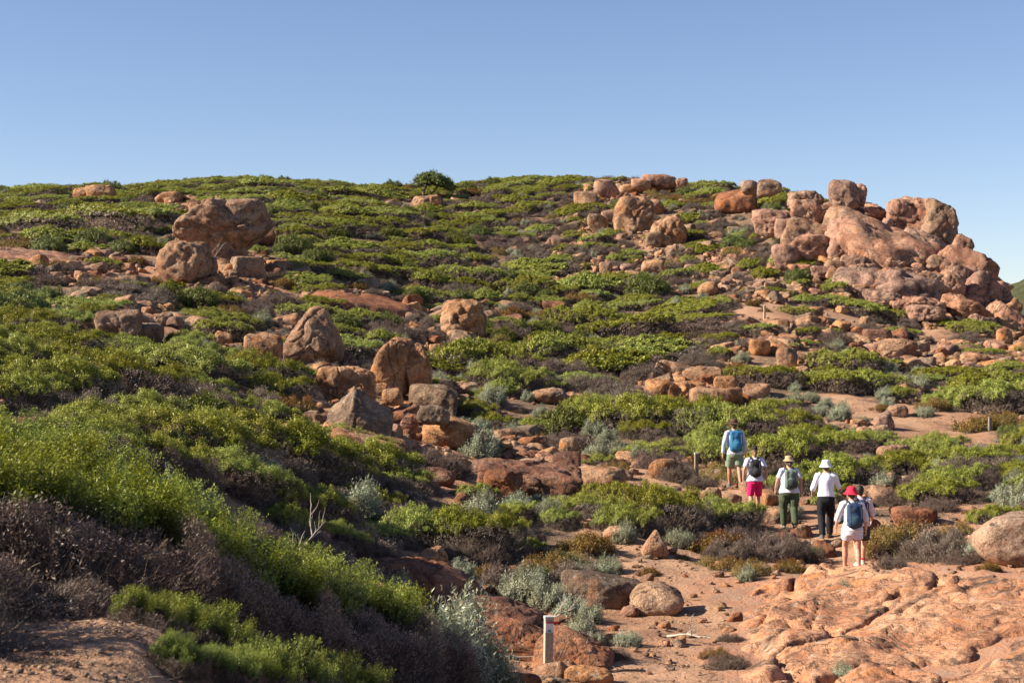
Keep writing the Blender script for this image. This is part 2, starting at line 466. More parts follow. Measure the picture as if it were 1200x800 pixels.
def build_far_hill():
    xs = np.linspace(120, 520, 90); ys = np.linspace(380, 700, 50)
    gx, gy = np.meshgrid(xs, ys); gx = gx.ravel(); gy = gy.ravel()
    h = 60 * np.exp(-((gx - 205) / 110) ** 2 - ((gy - 540) / 95) ** 2) + 10 * n2(gx, gy, 0.012, 5, 3) * np.exp(-((gx - 250) / 130) ** 2 - ((gy - 540) / 110) ** 2) + 1.2 * n2(gx, gy, 0.15, 8, 3)
    z = -36 + h
    nx, ny = len(xs), len(ys)
    i = np.arange((ny - 1) * (nx - 1)); r_, c_ = i // (nx - 1), i % (nx - 1); a = r_ * nx + c_
    m, nt = new_mat('distant_heath'); k = NT(nt); geo = k.n('ShaderNodeNewGeometry')
    f1 = k.noise(geo.outputs['Position'], 0.12, 5, 0.7)
    k.out(k.ramp(f1, [(0.35, (0.035, 0.038, 0.022)), (0.55, (0.062, 0.066, 0.034)), (0.75, (0.10, 0.09, 0.055))]), 0.95, f1, 1.0, 3.0, 0.0)
    tag(link('distant_hill', mesh_from('distant_hill', np.stack([gx, gy, z], 1), np.stack([a, a + 1, a + nx + 1, a + nx], 1), m)), kind='structure')
build_far_hill()

# ------------------------------------------------------------------ rocks
_ico = {}
def ico(s):
    if s not in _ico:
        bm = bmesh.new(); bmesh.ops.create_icosphere(bm, subdivisions=s, radius=1)
        bm.verts.ensure_lookup_table()
        v = np.array([x.co[:] for x in bm.verts]); f = np.array([[l.index for l in p.verts] for p in bm.faces]); bm.free()
        v /= np.linalg.norm(v, axis=1)[:, None]
        _ico[s] = (v, f)
    return _ico[s]

def rock_lobe(seed, half, p=9, npl=14, sub=4, planes=None, amp=0.06, freq=1.3, crack=0.0, crackf=0.8, fine=0.016, pits=0.0, bed=0.0, flake=0.035, crackw=0.032):
    """a convex lump cut by random planes with rounded edges, then worn: half = half extents in metres"""
    r = np.random.default_rng(seed)
    d, f = ico(sub)
    N = r.normal(size=(npl, 3)); N /= np.linalg.norm(N, axis=1)[:, None]
    D = r.uniform(0.72, 1.08, npl)
    base = [((1, 0, 0), 1), ((-1, 0, 0), 1), ((0, 1, 0), 1), ((0, -1, 0), 1), ((0, 0, 1), 1), ((0, 0, -1), 1)]
    if planes: base = base + planes
    N = np.concatenate([N * 1.0, np.array([np.array(n) / np.linalg.norm(n) for n, _ in base])])
    D = np.concatenate([D + 0.12, np.array([q for _, q in base])])
    dots = np.maximum(d @ N.T, 0) / D
    rad = (dots ** p).sum(1) ** (-1.0 / p)
    v = d * rad[:, None]
    mn, mx = v.min(0), v.max(0)
    v = (v - (mn + mx) / 2) / ((mx - mn) / 2)
    half = np.array(half, float)
    v = v * half
    s = float(np.cbrt(half.prod()))
    nrm = d / half; nrm /= np.linalg.norm(nrm, axis=1)[:, None]
    off = r.uniform(0, 500, 3)
    q = v / s
    disp = amp * s * fbm(q * freq + off, 3)
    disp += fine * s * fbm(q * 5.5 + off, 3)
    disp -= amp * 0.35 * s * np.abs(fbm(q * 2.6 + off + 7, 3))
    if flake:     # thin sheets spalled off, leaving sharp-edged steps
        for fi, (ff, fa) in enumerate(((0.65, 1.0), (1.15, 0.7), (2.3, 0.3))):
            w_ = pnoise(q * ff + off + 30 * fi) + 0.13 * pnoise(q * ff * 3.3 + off)
            disp -= flake * fa * s / (1 + np.exp(-(w_ - 0.12) / 0.018))
    if crack:
        c = pnoise(q * crackf + off * 1.7) ; c2 = pnoise(q * crackf * 0.9 + off * 0.3 + 40)
        warp_ = 0.10 * pnoise(q * 4 + off)
        for cc in (c, c2):
            disp -= crack * 1.7 * s * np.exp(-((cc + warp_) / crackw) ** 2)
    if bed:
        zz = q[:, 2] * 3.2 + 0.6 * pnoise(q * 1.1 + off)
        disp -= bed * s * np.exp(-((zz - np.round(zz)) / 0.13) ** 2) * np.clip(0.4 + pnoise(q * 0.9 + off + 9) * 2, 0, 1)
    if pits:
        pn = pnoise(q * 2.4 + off + 90)
        disp -= pits * s * np.clip(pn - 0.25, 0, 1) * 2
    v = v + nrm * disp[:, None]
    return v, f

def join(parts):
    vs, fs, n = [], [], 0
    for v, f in parts:
        vs.append(v); fs.append(np.asarray(f) + n); n += len(v)
    return np.concatenate(vs), np.concatenate(fs)

def rotz(v, a):
    c, s = math.cos(a), math.sin(a)
    return np.stack([v[:, 0] * c - v[:, 1] * s, v[:, 0] * s + v[:, 1] * c, v[:, 2]], 1)
def roty(v, a):
    c, s = math.cos(a), math.sin(a)
    return np.stack([v[:, 0] * c + v[:, 2] * s, v[:, 1], -v[:, 0] * s + v[:, 2] * c], 1)
def rotx(v, a):
    c, s = math.cos(a), math.sin(a)
    return np.stack([v[:, 0], v[:, 1] * c - v[:, 2] * s, v[:, 1] * s + v[:, 2] * c], 1)

THINGS = []        # (object, x, y, z, size) that need a label worked out
LANDMARKS = []     # (phrase, u, v)
KEEP = []          # (u, foot row, width, height, distance) of what must stay in view
BOULDERS = []      # (x, y, radius) keep small rocks and shrubs out
def place_boulder(name, label, u, vb, w, h, mat, lobes=None, seed=1, depth=0.85, sink=0.12, rz=0.0, land=None, dmin=16, sub=5, d=None, cat='boulder', tilt=0, group=None, block=True, **kw):
    """u, vb: where its foot is seen; w, h: its apparent size in pixels"""
    if d is None: x, y = hit(u, vb, dmin)
    else: y = d; x = (u - 600) / F * d
    s = y / F
    W, H = w * s, h * s
    yc = y + W * depth * 0.35
    hz = H * (1 + sink) / 2
    if lobes is None: lobes = [dict(o=(0, 0, 0), s=(1, 1, 1))]
    parts = []
    for i, lb in enumerate(lobes):
        q = dict(kw); q.update({k: v for k, v in lb.items() if k not in ('o', 's', 'rz', 'ry', 'rx')})
        q['sub'] = min(q.get('sub', sub), 6 if w >= 66 else (5 if w >= 34 else 4))
        hs = (W / 2 * lb['s'][0], W / 2 * depth * lb['s'][1], hz * lb['s'][2])
        v, f = rock_lobe(seed * 31 + i, hs, sub=q.pop('sub', sub), **q)
        if lb.get('ry'): v = roty(v, R(lb['ry']))
        if lb.get('rx'): v = rotx(v, R(lb['rx']))
        if lb.get('rz'): v = rotz(v, R(lb['rz']))
        v = v + np.array([W / 2 * lb['o'][0], W / 2 * depth * lb['o'][1], hz * lb['o'][2]])
        parts.append((v, f))
    v, f = join(parts)
    if tilt: v = roty(v, R(tilt))
    if rz: v = rotz(v, R(rz))
    if cat in ('slab', 'outcrop') and W > 1.2:      # sheets of rock lie along the slope
        e = W * 0.5; sy = (gz1(x, y + e) - gz1(x, y)) / e; sx = (gz1(x + e / 2, y) - gz1(x - e / 2, y)) / e
        v = rotx(v, math.atan(sy)); v = roty(v, -math.atan(sx))
    zf = (400 - vb) * s if d is not None else (400 - vb) * s
    zb = zf + H - hz     # centre height
    v[:, 2] += hz        # origin at the foot
    xc = x * yc / y
    me = mesh_from(name, v, f, mat)
    o = link(name, me, loc=(xc, yc, zb - hz))
    tag(o, label, cat, group)
    if block: BOULDERS.append((xc, yc, W * 0.5))
    if cat != 'slab' or h > 30: KEEP.append((u, vb, w, h, y))
    if land:
        LANDMARKS.append((land, u, vb - h / 2))
    return o

# ---- the big boulders one can pick out, each placed where its foot meets the slope
RK, RR, RP, RO, RG = M['rock'], M['rock_red'], M['rock_pink'], M['rock_orange'], M['rock_grey']
B = place_boulder
B('overhanging_boulder', 'huge weathered overhanging boulder balanced on a narrow base, highest on the left slope', 262, 318, 112, 92, RK, seed=3, depth=0.8, land='the overhanging boulder', dmin=60, sub=5,
  lobes=[dict(o=(0, 0, 0.22), s=(1, 1, 0.74), p=15, npl=6, crack=0.05, bed=0.05, amp=0.06, sub=6, crackw=0.045, planes=[((-0.52, 0, -0.85), 0.56), ((0.66, 0, -0.75), 0.55), ((-0.55, 0, 0.83), 0.86), ((-0.1, -0.8, -0.6), 0.62)]),
         dict(o=(0.18, 0.1, 0.46), s=(0.72, 0.9, 0.46), ry=4, p=14, amp=0.07, crack=0.05, crackw=0.045),
         dict(o=(0.16, 0.05, -0.5), s=(0.42, 0.65, 0.60), p=12, amp=0.07, crack=0.04)])
B('rounded_boulder', 'rounded hollowed boulder leaning at the lower left of the overhanging boulder', 217, 334, 66, 56, RK, seed=8, depth=0.9, land='the hollowed boulder', dmin=60, p=6, crack=0.04, pits=0.16, amp=0.10, d=74.5)
B('blocky_boulder', 'small blocky boulder with a flat pale face under the right of the overhanging boulder', 292, 328, 40, 28, RK, seed=12, depth=1.0, p=18, npl=5, amp=0.05, land='the blocky boulder', dmin=60, rz=20)
B('boulder', 'dark boulder behind the right foot of the overhanging boulder', 306, 288, 36, 26, RR, seed=13, depth=1.0, p=10, dmin=70)
B('boulder', 'small boulder wedged under the overhanging boulder between its base and the hollowed boulder', 246, 320, 18, 20, RK, seed=14, p=12, dmin=60, d=76)
B('pointed_boulder', 'tall pointed orange boulder with a steep dark right side', 366, 430, 74, 72, RO, seed=27, depth=0.9, flake=0.02, land='the pointed boulder', dmin=40, sub=6, p=12, npl=6, amp=0.07, crack=0.05, crackf=1.1, sink=0.06,
  planes=[((-0.78, -0.15, 0.60), 0.66), ((0.92, -0.1, 0.32), 0.74), ((0.3, -0.8, 0.45), 0.80), ((0.0, 0.8, 0.5), 0.7), ((0.3, -0.3, -0.9), 0.8)])
B('boulder', 'low boulder resting against the left of the pointed boulder', 309, 424, 44, 34, RK, seed=22, p=8, dmin=40, sub=5)
B('twin_boulder', 'large twin-domed orange boulder split by a deep vertical cleft', 470, 470, 72, 76, RO, seed=31, depth=0.85, land='the twin-domed boulder', dmin=38, sub=6, sink=0.1,
  lobes=[dict(o=(-0.33, -0.1, 0), s=(0.66, 0.92, 1.0), p=10, amp=0.07, crack=0.05, crackf=1.0, ry=6, planes=[((-0.75, 0, 0.65), 0.78)]),
         dict(o=(0.58, 0.15, -0.08), s=(0.43, 0.8, 0.88), p=7, amp=0.05, crack=0.02, ry=-4)])
B('humped_boulder', 'low humped lichen-covered boulder between the pointed and the twin-domed boulders', 405, 478, 72, 52, RK, seed=41, depth=0.85, land='the humped boulder', dmin=36, sub=6,
  lobes=[dict(o=(-0.3, 0, 0), s=(0.62, 0.9, 0.9), p=6, amp=0.09, crack=0.04), dict(o=(0.3, 0, -0.05), s=(0.70, 0.9, 0.95), p=6, amp=0.09, crack=0.03, pits=0.08)])
B('wedge_boulder', 'dark grey wedge-shaped boulder with one sunlit face, resting on a flat slab', 416, 516, 90, 62, RG, seed=51, depth=0.8, land='the wedge-shaped boulder', dmin=34, sub=6, p=26, npl=3, amp=0.04, crack=0.02, sink=0.1,
  planes=[((-0.80, -0.35, 0.50), 0.42), ((0.64, -0.45, 0.66), 0.50), ((0.2, 0.8, 0.55), 0.5)])
B('flat_slab', 'flat broken slab under the wedge-shaped boulder', 424, 528, 106, 20, RO, seed=52, depth=0.7, dmin=34, sub=5, p=16, npl=6, crack=0.04, cat='slab', d=39.5, block=False)
B('block', 'squarish boulder with a dark right face beside the foot of the twin-domed boulder', 508, 488, 60, 38, RG, seed=61, depth=0.9, land='the squarish boulder', dmin=36, sub=5, p=14, npl=7, amp=0.06, crack=0.02)
B('domed_boulder', 'low pale domed boulder overgrown with a silver shrub at its foot', 531, 528, 74, 42, RO, seed=71, depth=0.9, land='the pale domed boulder', dmin=34, sub=5, p=7, amp=0.06, crack=0.02, planes=[((0.6, 0, 0.8), 0.75)])
B('boulder', 'small rounded boulder at the foot of the twin-domed boulder', 460, 474, 24, 20, RK, seed=72, p=6, dmin=34, d=47.5)
B('boulder', 'small pink upright rock between the wedge-shaped and the pale domed boulders', 480, 512, 24, 28, RP, seed=73, p=7, dmin=34)
B('boulder', 'low dark boulder tucked between the squarish and the pale domed boulders', 508, 496, 40, 22, RG, seed=74, p=8, dmin=34, d=44)
B('weathered_boulder', 'weathered boulder with curved ridges and a black shaded right side, alone in green heath', 542, 400, 60, 50, RK, seed=81, depth=0.9, land='the weathered boulder', dmin=60, sub=6,
  lobes=[dict(o=(-0.1, 0, 0), s=(0.85, 0.9, 1.0), p=9, amp=0.14, crack=0.06, bed=0.04, pits=0.16), dict(o=(0.45, 0.1, 0.1), s=(0.5, 0.8, 0.85), p=9, amp=0.14, pits=0.1)])
B('low_boulder', 'low light boulder with a rising left end among heath on the left slope', 140, 400, 56, 38, RK, seed=91, depth=0.9, land='the low light boulder', dmin=44, sub=5, p=9, amp=0.08, crack=0.04)
B('boulder', 'flat dark boulder joined to the right end of the low light boulder', 168, 402, 52, 24, RK, seed=92, dmin=44, p=8, d=52)
B('boulder', 'left one of the two small boulders by the skyline above the heath', 95, 232, 18, 13, RO, seed=93, dmin=90, p=8, land='the skyline boulders on the left')
B('boulder', 'right-hand boulder of the two by the skyline, pale with a shaded right side', 117, 233, 36, 17, RO, seed=94, dmin=90, p=12)
B('boulder', 'smooth orange boulder half sunk in heath behind the overhanging boulder', 197, 238, 32, 14, RO, seed=95, dmin=90, p=7, land='the half-sunk orange boulder')
# skyline and upper right
B('smooth_boulder', 'smooth egg-shaped grey boulder near the skyline in the centre right', 711, 234, 32, 24, RP, seed=101, p=5, dmin=90, land='the egg-shaped boulder', amp=0.04)
B('boulder', 'boulder touching the lower left of the egg-shaped boulder', 687, 243, 30, 20, RK, seed=102, p=8, dmin=90)
B('boulder', 'small boulder just right of the egg-shaped boulder', 736, 229, 22, 14, RO, seed=103, p=8, dmin=90)
B('long_boulder', 'long flat-topped boulder highest on the middle skyline', 773, 220, 44, 17, RP, seed=104, p=9, dmin=100, land='the long skyline boulder', crack=0.05, d=140)
B('boulder', 'small boulder at the left end of the long skyline boulder', 751, 222, 24, 13, RP, seed=105, p=8, dmin=100, d=139)
B('boulder', 'tiny boulder at the right end of the long skyline boulder', 799, 218, 14, 10, RP, seed=106, p=8, dmin=100, d=139)
B('split_boulder', 'big domed boulder on the rubble slope with a dark right half', 742, 272, 48, 44, RK, seed=111, dmin=80, land='the domed rubble-slope boulder', p=8, crack=0.05, amp=0.1, pits=0.08)
B('boulder', 'leaning grey boulder at the left end of the rubble-slope cluster', 700, 272, 24, 22, RG, seed=112, dmin=80, p=12)
B('boulder', 'boulder between the leaning grey boulder and the domed rubble-slope boulder', 716, 262, 24, 18, RK, seed=113, dmin=80, p=9)
B('hooked_boulder', 'orange hook-shaped boulder leaning right on the rubble slope', 783, 290, 42, 38, RO, seed=114, dmin=80, land='the hook-shaped boulder', p=9, amp=0.16, pits=0.2, crack=0.05, tilt=-15)
B('boulder', 'small upright boulder behind the left of the hook-shaped boulder', 766, 252, 24, 20, RK, seed=115, dmin=80, p=9)
B('boulder', 'dark angular boulder under the left of the hook-shaped boulder', 768, 290, 24, 18, RG, seed=116, dmin=80, p=12)
B('red_boulder', 'smooth reddish boulder below the pair of rounded skyline boulders', 861, 250, 50, 30, RR, seed=121, dmin=90, land='the smooth reddish boulder', p=6, amp=0.05, depth=1.0)
B('boulder', 'left boulder of the rounded pair above the smooth reddish boulder', 879, 226, 22, 16, RK, seed=122, dmin=90, p=8, d=119)
B('boulder', 'right boulder of the rounded pair above the smooth reddish boulder', 901, 228, 28, 20, RK, seed=123, dmin=90, p=7, d=117, crack=0.05, land='the rounded skyline pair')
B('boulder', 'squat boulder with a shaded right face among loose stones below the hook-shaped boulder', 764, 322, 28, 18, RK, seed=124, dmin=70, p=12)
B('boulder', 'upright brown boulder with a shaded right side on the open rubble in the middle distance', 710, 320, 16, 14, RK, seed=125, dmin=70, p=8)
B('boulder', 'pale rounded boulder just above the green bank left of the far marker post', 829, 347, 24, 18, RO, seed=126, dmin=70, p=7)
B('boulder', 'angular sunlit boulder on the dark shaded scree', 864, 326, 14, 14, RK, seed=127, dmin=70, p=16)
# middle right
B('wedge_rock', 'tall pale split boulder with a dark right face above the hikers', 785, 474, 56, 30, RO, seed=131, dmin=44, land='the pale split boulder', sub=5, p=14, npl=8, crack=0.05, amp=0.08,
  lobes=[dict(o=(-0.3, 0, 0), s=(0.7, 0.9, 1)), dict(o=(0.4, 0.1, -0.1), s=(0.6, 0.9, 0.85))])
B('boulder', 'broad flat boulder behind and right of the pale split boulder', 822, 447, 48, 18, RO, seed=132, dmin=50, p=9, crack=0.04, land='the broad flat boulder')
B('boulder', 'long low boulder right of the pale split boulder', 838, 480, 62, 26, RO, seed=133, dmin=44, p=12, crack=0.05, amp=0.1)
B('boulder', 'rounded boulder on top of the long low boulder group', 850, 458, 30, 18, RO, seed=134, dmin=44, p=7, d=61)
B('boulder', 'orange boulder at the right end of the long low boulder group', 884, 467, 38, 18, RO, seed=135, dmin=44, p=9)
B('boulder', 'low brown dome among heath right of the pale domed boulder', 645, 474, 46, 20, RK, seed=136, dmin=44, p=7, crack=0.03, land='the low brown dome')
B('boulder', 'orange boulder beside a small green shrub left of the headland rubble', 922, 430, 26, 24, RO, seed=137, dmin=60, p=8, land='the upright orange boulder')
B('boulder', 'rounded boulder left of the upright orange boulder', 890, 417, 26, 20, RO, seed=138, dmin=60, p=8)
B('boulder', 'large split rubble boulder with a dark crack below the headland', 1052, 420, 46, 24, RO, seed=139, dmin=66, p=9, crack=0.06, land='the split rubble boulder')
B('boulder', 'dark-topped boulder just above the split rubble boulder', 1028, 403, 34, 18, RR, seed=140, dmin=66, p=9)
B('boulder', 'pale block under the heath strip at the foot of the headland', 954, 373, 22, 14, RO, seed=141, dmin=70, p=12)
B('boulder', 'sunlit boulder standing in heath at the right foot of the headland', 1178, 406, 18, 22, RO, seed=142, dmin=70, p=12)
B('boulder', 'orange cleft boulder on the lip of the path above the white-hatted hiker', 1049, 547, 40, 26, RO, seed=143, dmin=40, p=12, crack=0.06, land='the cleft boulder by the path')
B('boulder', 'pale rock at the bend of the sandy path', 1050, 488, 26, 14, RO, seed=144, dmin=50, p=8)
# bottom right
B('pale_boulder', 'big smooth pale boulder at the right edge behind the granite slabs', 1186, 665, 96, 62, M['rock_pale'], seed=151, dmin=24, land='the big pale boulder', sub=5, p=6, amp=0.04, depth=1.0)
B('boulder', 'brown cracked boulder beside the rusty scrub right of the hikers', 1072, 622, 56, 28, RR, seed=152, dmin=30, p=9, crack=0.04, land='the brown cracked boulder')
B('conical_rock', 'conical brown rock standing beside the sandy path', 767, 655, 34, 34, RO, seed=153, dmin=26, land='the conical rock', sub=5, p=9, amp=0.07, planes=[((-0.8, 0, 0.6), 0.55), ((0.85, 0, 0.5), 0.6), ((0, -0.8, 0.6), 0.6)])
B('boulder', 'round orange boulder by the path left of the wooden marker post', 776, 562, 34, 24, RO, seed=154, dmin=36, p=6, land='the round orange boulder')
B('boulder', 'round boulder perched on a darker one in the middle of the slope', 667, 534, 24, 22, RG, seed=155, dmin=36, p=6, land='the perched round boulder')
B('boulder', 'dark boulder under the perched round boulder', 664, 549, 34, 20, RR, seed=156, dmin=36, p=8, d=42)
B('dark_slab', 'broad dark weathered slab sloping in the middle of the scrub', 620, 585, 124, 42, RR, seed=157, dmin=30, land='the broad dark slab', sub=6, p=14, npl=12, crack=0.05, cat='slab', bed=0.04, tilt=6, depth=0.9)
B('boulder', 'angular brown boulder at the left end of the broad dark slab', 590, 580, 48, 30, RR, seed=158, dmin=30, p=14, crack=0.03, d=36.5)
B('boulder', 'low brown boulder with rusty scrub right of the broad dark slab', 702, 570, 66, 24, RK, seed=159, dmin=34, p=8)
B('dome', 'rounded brown rock dome above the sandy path left of the granite slabs', 770, 720, 66, 34, RO, seed=160, planes=[((-0.55, -0.2, 0.8), 0.62), ((0.6, -0.2, 0.78), 0.66), ((0, -0.75, 0.65), 0.7)], dmin=21, land='the rounded rock dome', sub=5, p=6, amp=0.05, crack=0.03, depth=1.0)
B('slab', 'big reddish domed slab behind the white marker post, with a crack along its top', 500, 716, 190, 42, RR, seed=161, planes=[((0.1, -0.78, 0.62), 0.50), ((0.65, -0.3, 0.70), 0.62), ((-0.3, -0.2, 0.93), 0.8)], dmin=20, land='the reddish slab', sub=6, p=8, amp=0.07, crack=0.035, crackf=1.2, cat='slab', depth=0.9, fine=0.02, sink=0.5)
B('slab', 'rounded brown slab between the reddish slab and the white marker post', 583, 742, 118, 36, RR, seed=162, planes=[((0.1, -0.78, 0.62), 0.50), ((0.65, -0.3, 0.70), 0.62), ((-0.3, -0.2, 0.93), 0.8)], dmin=19, sub=5, p=7, amp=0.07, crack=0.03, cat='slab', depth=1.0, fine=0.02, sink=0.5)
B('slab', 'dark cracked slab directly behind the white marker post', 608, 772, 104, 38, RR, seed=163, planes=[((0.1, -0.78, 0.62), 0.50), ((0.65, -0.3, 0.70), 0.62), ((-0.3, -0.2, 0.93), 0.8)], dmin=18, sub=5, p=8, amp=0.07, crack=0.03, cat='slab', depth=1.0, fine=0.02, sink=0.5)
B('slab', 'dark brown slab right of the white marker post', 672, 788, 100, 42, RR, seed=164, planes=[((0.1, -0.78, 0.62), 0.50), ((0.65, -0.3, 0.70), 0.62), ((-0.3, -0.2, 0.93), 0.8)], dmin=18, sub=5, p=8, amp=0.08, crack=0.04, cat='slab', depth=1.0, fine=0.02, sink=0.5)
B('boulder', 'low orange rock in front of the white marker post', 606, 814, 60, 22, RR, seed=165, dmin=17, sub=5, p=7)
B('dark_rock', 'low black shaded rock under silver shrubs left of the rounded rock dome', 706, 710, 100, 36, RG, seed=166, dmin=20, sub=5, p=9, cat='slab')
B('boulder', 'orange rock right at the foot of the sandy path near the bottom edge', 690, 806, 60, 22, RO, seed=167, dmin=17, p=7)
B('slab', 'long pinkish bank of rock behind the silver shrubs left of the reddish slab', 420, 706, 80, 20, RR, seed=168, planes=[((0.1, -0.78, 0.62), 0.50), ((0.65, -0.3, 0.70), 0.62), ((-0.3, -0.2, 0.93), 0.8)], dmin=20, p=8, cat='slab')
B('boulder', 'reddish half-buried rock among dead twigs behind the leafy green hump', 505, 570, 60, 22, RR, seed=169, planes=[((0.1, -0.78, 0.62), 0.50), ((0.65, -0.3, 0.70), 0.62), ((-0.3, -0.2, 0.93), 0.8)], dmin=28, p=8)
B('boulder', 'flat brown outcrop at the left edge of the middle heath', 26, 508, 76, 18, RR, seed=170, dmin=20, p=8, cat='outcrop', crack=0.03)
B('boulder', 'small red boulder in front of the conical rock, beside yellow scrub', 628, 640, 26, 14, RR, seed=171, dmin=26, p=8)
B('slab', 'smooth red rock sheet sloping behind the weathered boulder', 430, 365, 170, 24, RR, seed=172, dmin=60, p=8, cat='slab', depth=1.3, land='the smooth red rock sheet', amp=0.05, d=74, sink=1.6, block=False)
B('slab', 'bare pinkish rock sheet below the heath bank at the far left', 50, 308, 150, 18, RP, seed=173, dmin=60, p=8, cat='slab', depth=1.2, land='the pinkish rock sheet', amp=0.05, crack=0.03, sink=1.2, block=False)
B('boulder', 'broad low outcrop just right of the pinkish rock sheet', 170, 312, 60, 12, RK, seed=174, dmin=60, p=8, cat='outcrop')
B('boulder', 'small jagged outcrop poking out of the heath below the lone skyline bush', 500, 242, 40, 14, RK, seed=175, dmin=90, p=12, crack=0.06, pits=0.1)
B('boulder', 'reddish rock among yellow scrub in the centre of the slope', 650, 366, 30, 14, RR, seed=176, dmin=60, p=8)

# ---- the granite headland: one thing made of jointed blocks
crag = link('granite_headland', None, loc=((1050 - 600) / F * 95, 95, gz1((1050 - 600) / F * 95, 95)))
tag(crag, 'massive pink granite headland of rounded jointed blocks falling steeply to the right', 'rock outcrop')
LANDMARKS.append(('the pink granite headland', 1050, 310))
def crag_d(v): return 90 + (385 - v) * 0.105
def crag_block(x0, x1, y0, y1, dd=0.0, mat=RP, p=5, seed=0, depth=0.8, tilt=0, sub=5, name='block', **kw):
    u0, u1, v0, v1 = 800 + x0 / 3, 800 + x1 / 3, 180 + y0 / 3, 180 + y1 / 3
    d = crag_d((v0 + v1) / 2) + dd
    s = d / F
    w, h = (u1 - u0) * s, (v1 - v0) * s
    prm = dict(amp=0.10, crack=0.055, crackf=1.1, freq=1.4, flake=0.065, fine=0.02, crackw=0.05, bed=0.05); prm.update(kw)
    v, f = rock_lobe(900 + seed, (w / 2 * 1.13, w / 2 * depth * 1.1, h / 2 * 1.16), p=p, npl=12, sub=sub, **prm)
    if tilt: v = roty(v, R(tilt))
    me = mesh_from(name, v, f, mat)
    o = link(name, me, crag, loc=Vector((((u0 + u1) / 2 - 600) * s, d + w * depth * 0.3, (400 - (v0 + v1) / 2) * s)) - crag.location)
    return o
CB = [
 # large masses (behind)
 (480,770,235,560,2.5,6,20,1.0),(540,1000,270,600,2.0,5,15,0.9),(720,960,200,470,4.0,5,25,0.8),(850,1065,345,620,2.5,6,30,0.9),(960,1140,450,660,3.0,6,34,0.9),(340,600,250,500,4.0,6,10,0.9),(1050,1260,560,740,4.0,6,30,0.8),(560,980,420,620,0.2,9,6,0.6),
 # blocks
 (385,505,168,300,0,5,0,0.9),(255,400,198,290,0.3,6,8,0.9),(385,495,130,190,1.5,8,0,0.9),(385,522,288,392,0,6,5,0.8),(325,415,325,412,0,7,0,0.9),
 (500,690,240,425,-0.4,4,28,0.7),(722,842,165,285,0,5,10,0.8),(838,962,178,352,0.5,5,20,0.8),(780,892,155,232,1.0,6,10,0.8),
 (680,757,270,352,-0.8,5,10,0.9),(604,672,288,338,-0.8,6,0,0.9),(608,682,330,388,-0.9,6,0,0.9),(658,732,340,392,-1.0,6,5,0.9),
 (700,802,363,412,-1.0,6,4,0.9),(768,935,285,425,0.0,6,26,0.8),(575,702,388,484,-1.0,6,10,0.7),(688,852,408,500,-1.4,7,3,0.7),(815,925,418,512,-1.2,6,10,0.8),
 (880,988,418,528,-0.9,5,16,0.8),(655,775,488,545,-1.6,7,4,0.8),(738,912,500,562,-1.8,7,5,0.8),(800,915,535,595,-2.0,6,10,0.8),(510,605,488,537,-1.2,8,0,0.9),
 (920,1095,512,605,-0.8,6,14,0.7),(938,1008,290,405,1.0,6,25,0.8),(995,1100,372,490,2.0,6,28,0.8),(1040,1135,435,565,2.5,6,34,0.8),(1105,1190,510,650,3.0,6,36,0.8),
 (1000,1105,570,645,-0.5,6,10,0.8),(560,642,360,425,-0.7,6,8,0.8),(788,872,328,385,-0.9,6,8,0.8),(500,562,200,242,0.5,8,0,0.9),(1100,1215,585,660,2.0,6,28,0.8),
 (570,640,215,250,0.8,9,0,0.9),(640,710,190,235,1.2,9,0,0.9),(700,740,230,290,0.2,8,0,0.9),(930,1000,395,470,0.0,6,20,0.8),(860,940,360,430,-0.6,6,20,0.8),
 (330,420,230,300,0.0,7,0,0.9),(455,530,395,440,-0.5,9,0,0.9),(380,450,388,415,-0.5,12,0,0.9),(445,500,480,520,-0.8,10,0,0.9),(600,680,460,500,-1.2,8,0,0.9),
]
for i, b in enumerate(CB):
    crag_block(*b[:4], dd=b[4], p=b[5] + 6, tilt=b[6], depth=b[7], seed=i, sub=(5 if (b[1] - b[0]) > 90 else 4), mat=RP if i % 5 else RK)
_rr = random.Random(4)
for i in range(60):     # smaller joint blocks filling between the large ones
    t = _rr.random()
    x = 420 + 760 * t + _rr.uniform(-20, 20); ymin = 250 + max(0, (x - 860)) * 1.0; ymax = 590 + max(0, x - 1000) * 0.25
    if x < 600: ymin = 380
    y = _rr.uniform(ymin + 10, ymax)
    w = _rr.uniform(28, 70); h = w * _rr.uniform(0.5, 0.9)
    crag_block(x - w / 2, x + w / 2, y - h / 2, y + h / 2, dd=(-1.0 if x < 900 else 0.6) + _rr.uniform(-0.3, 0.8) + (0 if x < 1000 else (x - 1000) * 0.012), p=_rr.choice([10, 14, 20]), tilt=_rr.uniform(0, 25), depth=0.9, seed=200 + i, sub=3, crack=0.0, mat=RP if _rr.random() < 0.7 else RK)
def crag_top(name, label, x0, x1, y0, y1, mat, **kw):
    u0, u1, v0, v1 = 800 + x0 / 3, 800 + x1 / 3, 180 + y0 / 3, 180 + y1 / 3
    B(name, label, (u0 + u1) / 2, v1, u1 - u0, v1 - v0, mat, d=crag_d(v1) + 0.8, **kw)
crag_top('boulder', 'huge upright boulder perched on top of the pink granite headland', 505, 652, 84, 207, RP, seed=301, sub=6, p=8, crack=0.03, amp=0.05, land='the perched summit boulder', depth=0.9, sink=0.02,
  lobes=[dict(o=(-0.12, 0, 0), s=(0.86, 0.95, 1.0)), dict(o=(0.62, 0.15, 0.1), s=(0.36, 0.7, 0.72))])

